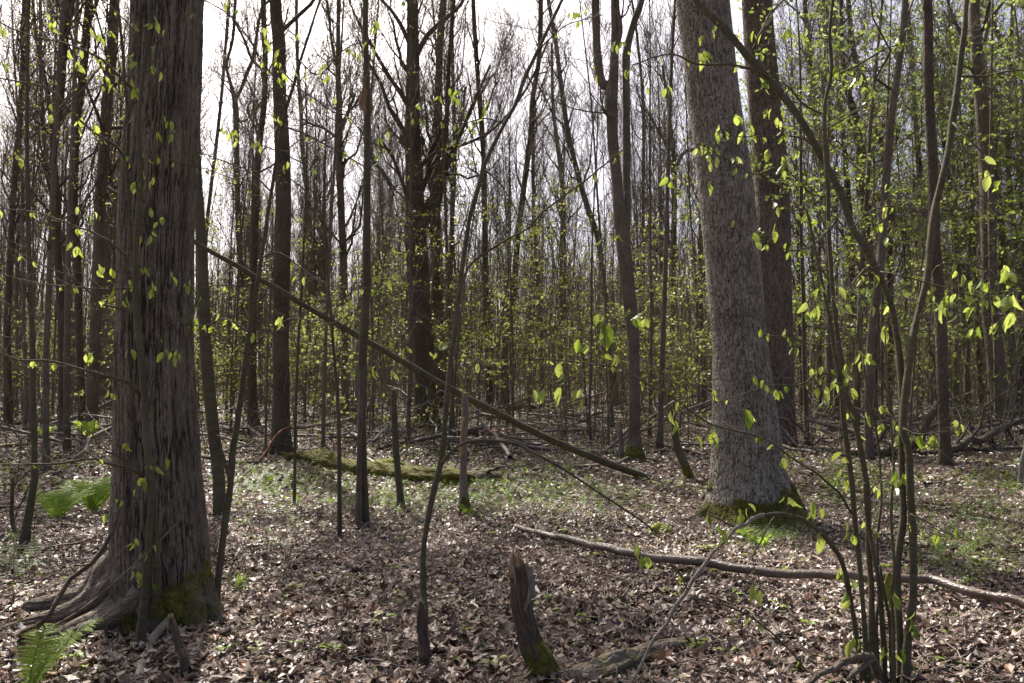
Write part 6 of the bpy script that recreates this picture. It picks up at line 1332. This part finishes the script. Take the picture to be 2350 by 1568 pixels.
rng = rs(103); mb = MB(); N = 1500
y = 15 + 45 * rng.rand(N); x = (rng.uniform(-150, 2500, N) - CU) / F * y; az = rng.rand(N) * 2 * PI; l = rng.uniform(0.6, 3.5, N); g = np.linspace(-0.5, 0.5, 6)
up_ = rng.uniform(0, 0.35, N)[:, None]
X = x[:, None] + np.cos(az)[:, None] * l[:, None] * g + rng.randn(N, 6) * 0.05; Y = y[:, None] + np.sin(az)[:, None] * l[:, None] * g + rng.randn(N, 6) * 0.05
PP = np.stack([X, Y, gz(X, Y) + 0.06 + up_ * l[:, None] * (g + 0.5) + rng.randn(N, 6) * 0.02], -1); RR = np.full((N, 6), 1.0) * (0.008 + 0.05 * rng.rand(N)**4)[:, None]
tubes(mb, PP, RR, 5)
a, ar = shoots(PP, RR, 4, 0.7, 0.8, 0.1, 0.1, 1.0, 4, rng, 0.5, 0.06, 0.005); tubes(mb, a, ar, 3)
o = mb.build('branch_debris', M['deadlog']); tag(o, 'tangle of fallen dead branches on the ground far back', 'dead branches', kind='stuff')

# ------------------------------------------------------------------ labels of the repeated things, told by what they stand beside
ORD = ['first', 'second', 'third', 'fourth', 'fifth', 'sixth', 'seventh', 'eighth', 'ninth', 'tenth', 'eleventh', 'twelfth', 'thirteenth', 'fourteenth', 'fifteenth', 'sixteenth', 'seventeenth', 'eighteenth', 'nineteenth', 'twentieth'] + ['twenty-' + a for a in ('first', 'second', 'third', 'fourth', 'fifth', 'sixth', 'seventh', 'eighth', 'ninth')] + ['thirtieth'] + ['thirty-' + a for a in ('first', 'second', 'third', 'fourth', 'fifth', 'sixth', 'seventh', 'eighth', 'ninth')] + ['fortieth']
LANDMARKS.sort(key=lambda a: a[1])
KIND = {'pole': ('thin pole-like young tree', 'thin pole-like young trees behind the nearer trunks', 'tree'), 'bare': ('slim bare far tree', 'slim bare trees of the woodland behind', 'tree'), 'gold': ('far tree with golden leaves', 'golden-leaved trees of the woodland behind', 'tree'),
        'green': ('leafy green background tree', 'green-leaved trees of the woodland behind', 'tree'), 'shrub': ('leafy undergrowth shrub', 'shrubs in young leaf behind the nearer trunks', 'shrub'), 'seedling': ('tiny green seedling', 'seedlings on the leaf litter', 'seedling')}
cnt = {}
for r, kd, u, _ in sorted(TODO, key=lambda a: a[2]):
    lm = [l for l in LANDMARKS if l[1] <= u]
    if lm: ph = lm[-1][0]; w = 'right of'; key = (kd, ph)
    else: ph = LANDMARKS[0][0]; w = 'left of'; key = (kd, 'L' + ph)
    cnt[key] = cnt.get(key, 0) + 1
    nm, grp, cat = KIND[kd]
    r['label'] = '%s %s rightward from %s' % (ORD[min(cnt[key], 40) - 1], nm, ph) if w == 'right of' else '%s %s from the left edge' % (ORD[min(cnt[key], 20) - 1], nm)
    r['group'] = grp; r['category'] = cat
print('SCENE OBJECTS', len(bpy.data.objects), 'TRIS', sum(sum(len(p.vertices) - 2 for p in []) + len(m.loops) - 2 * len(m.polygons) for m in bpy.data.meshes))
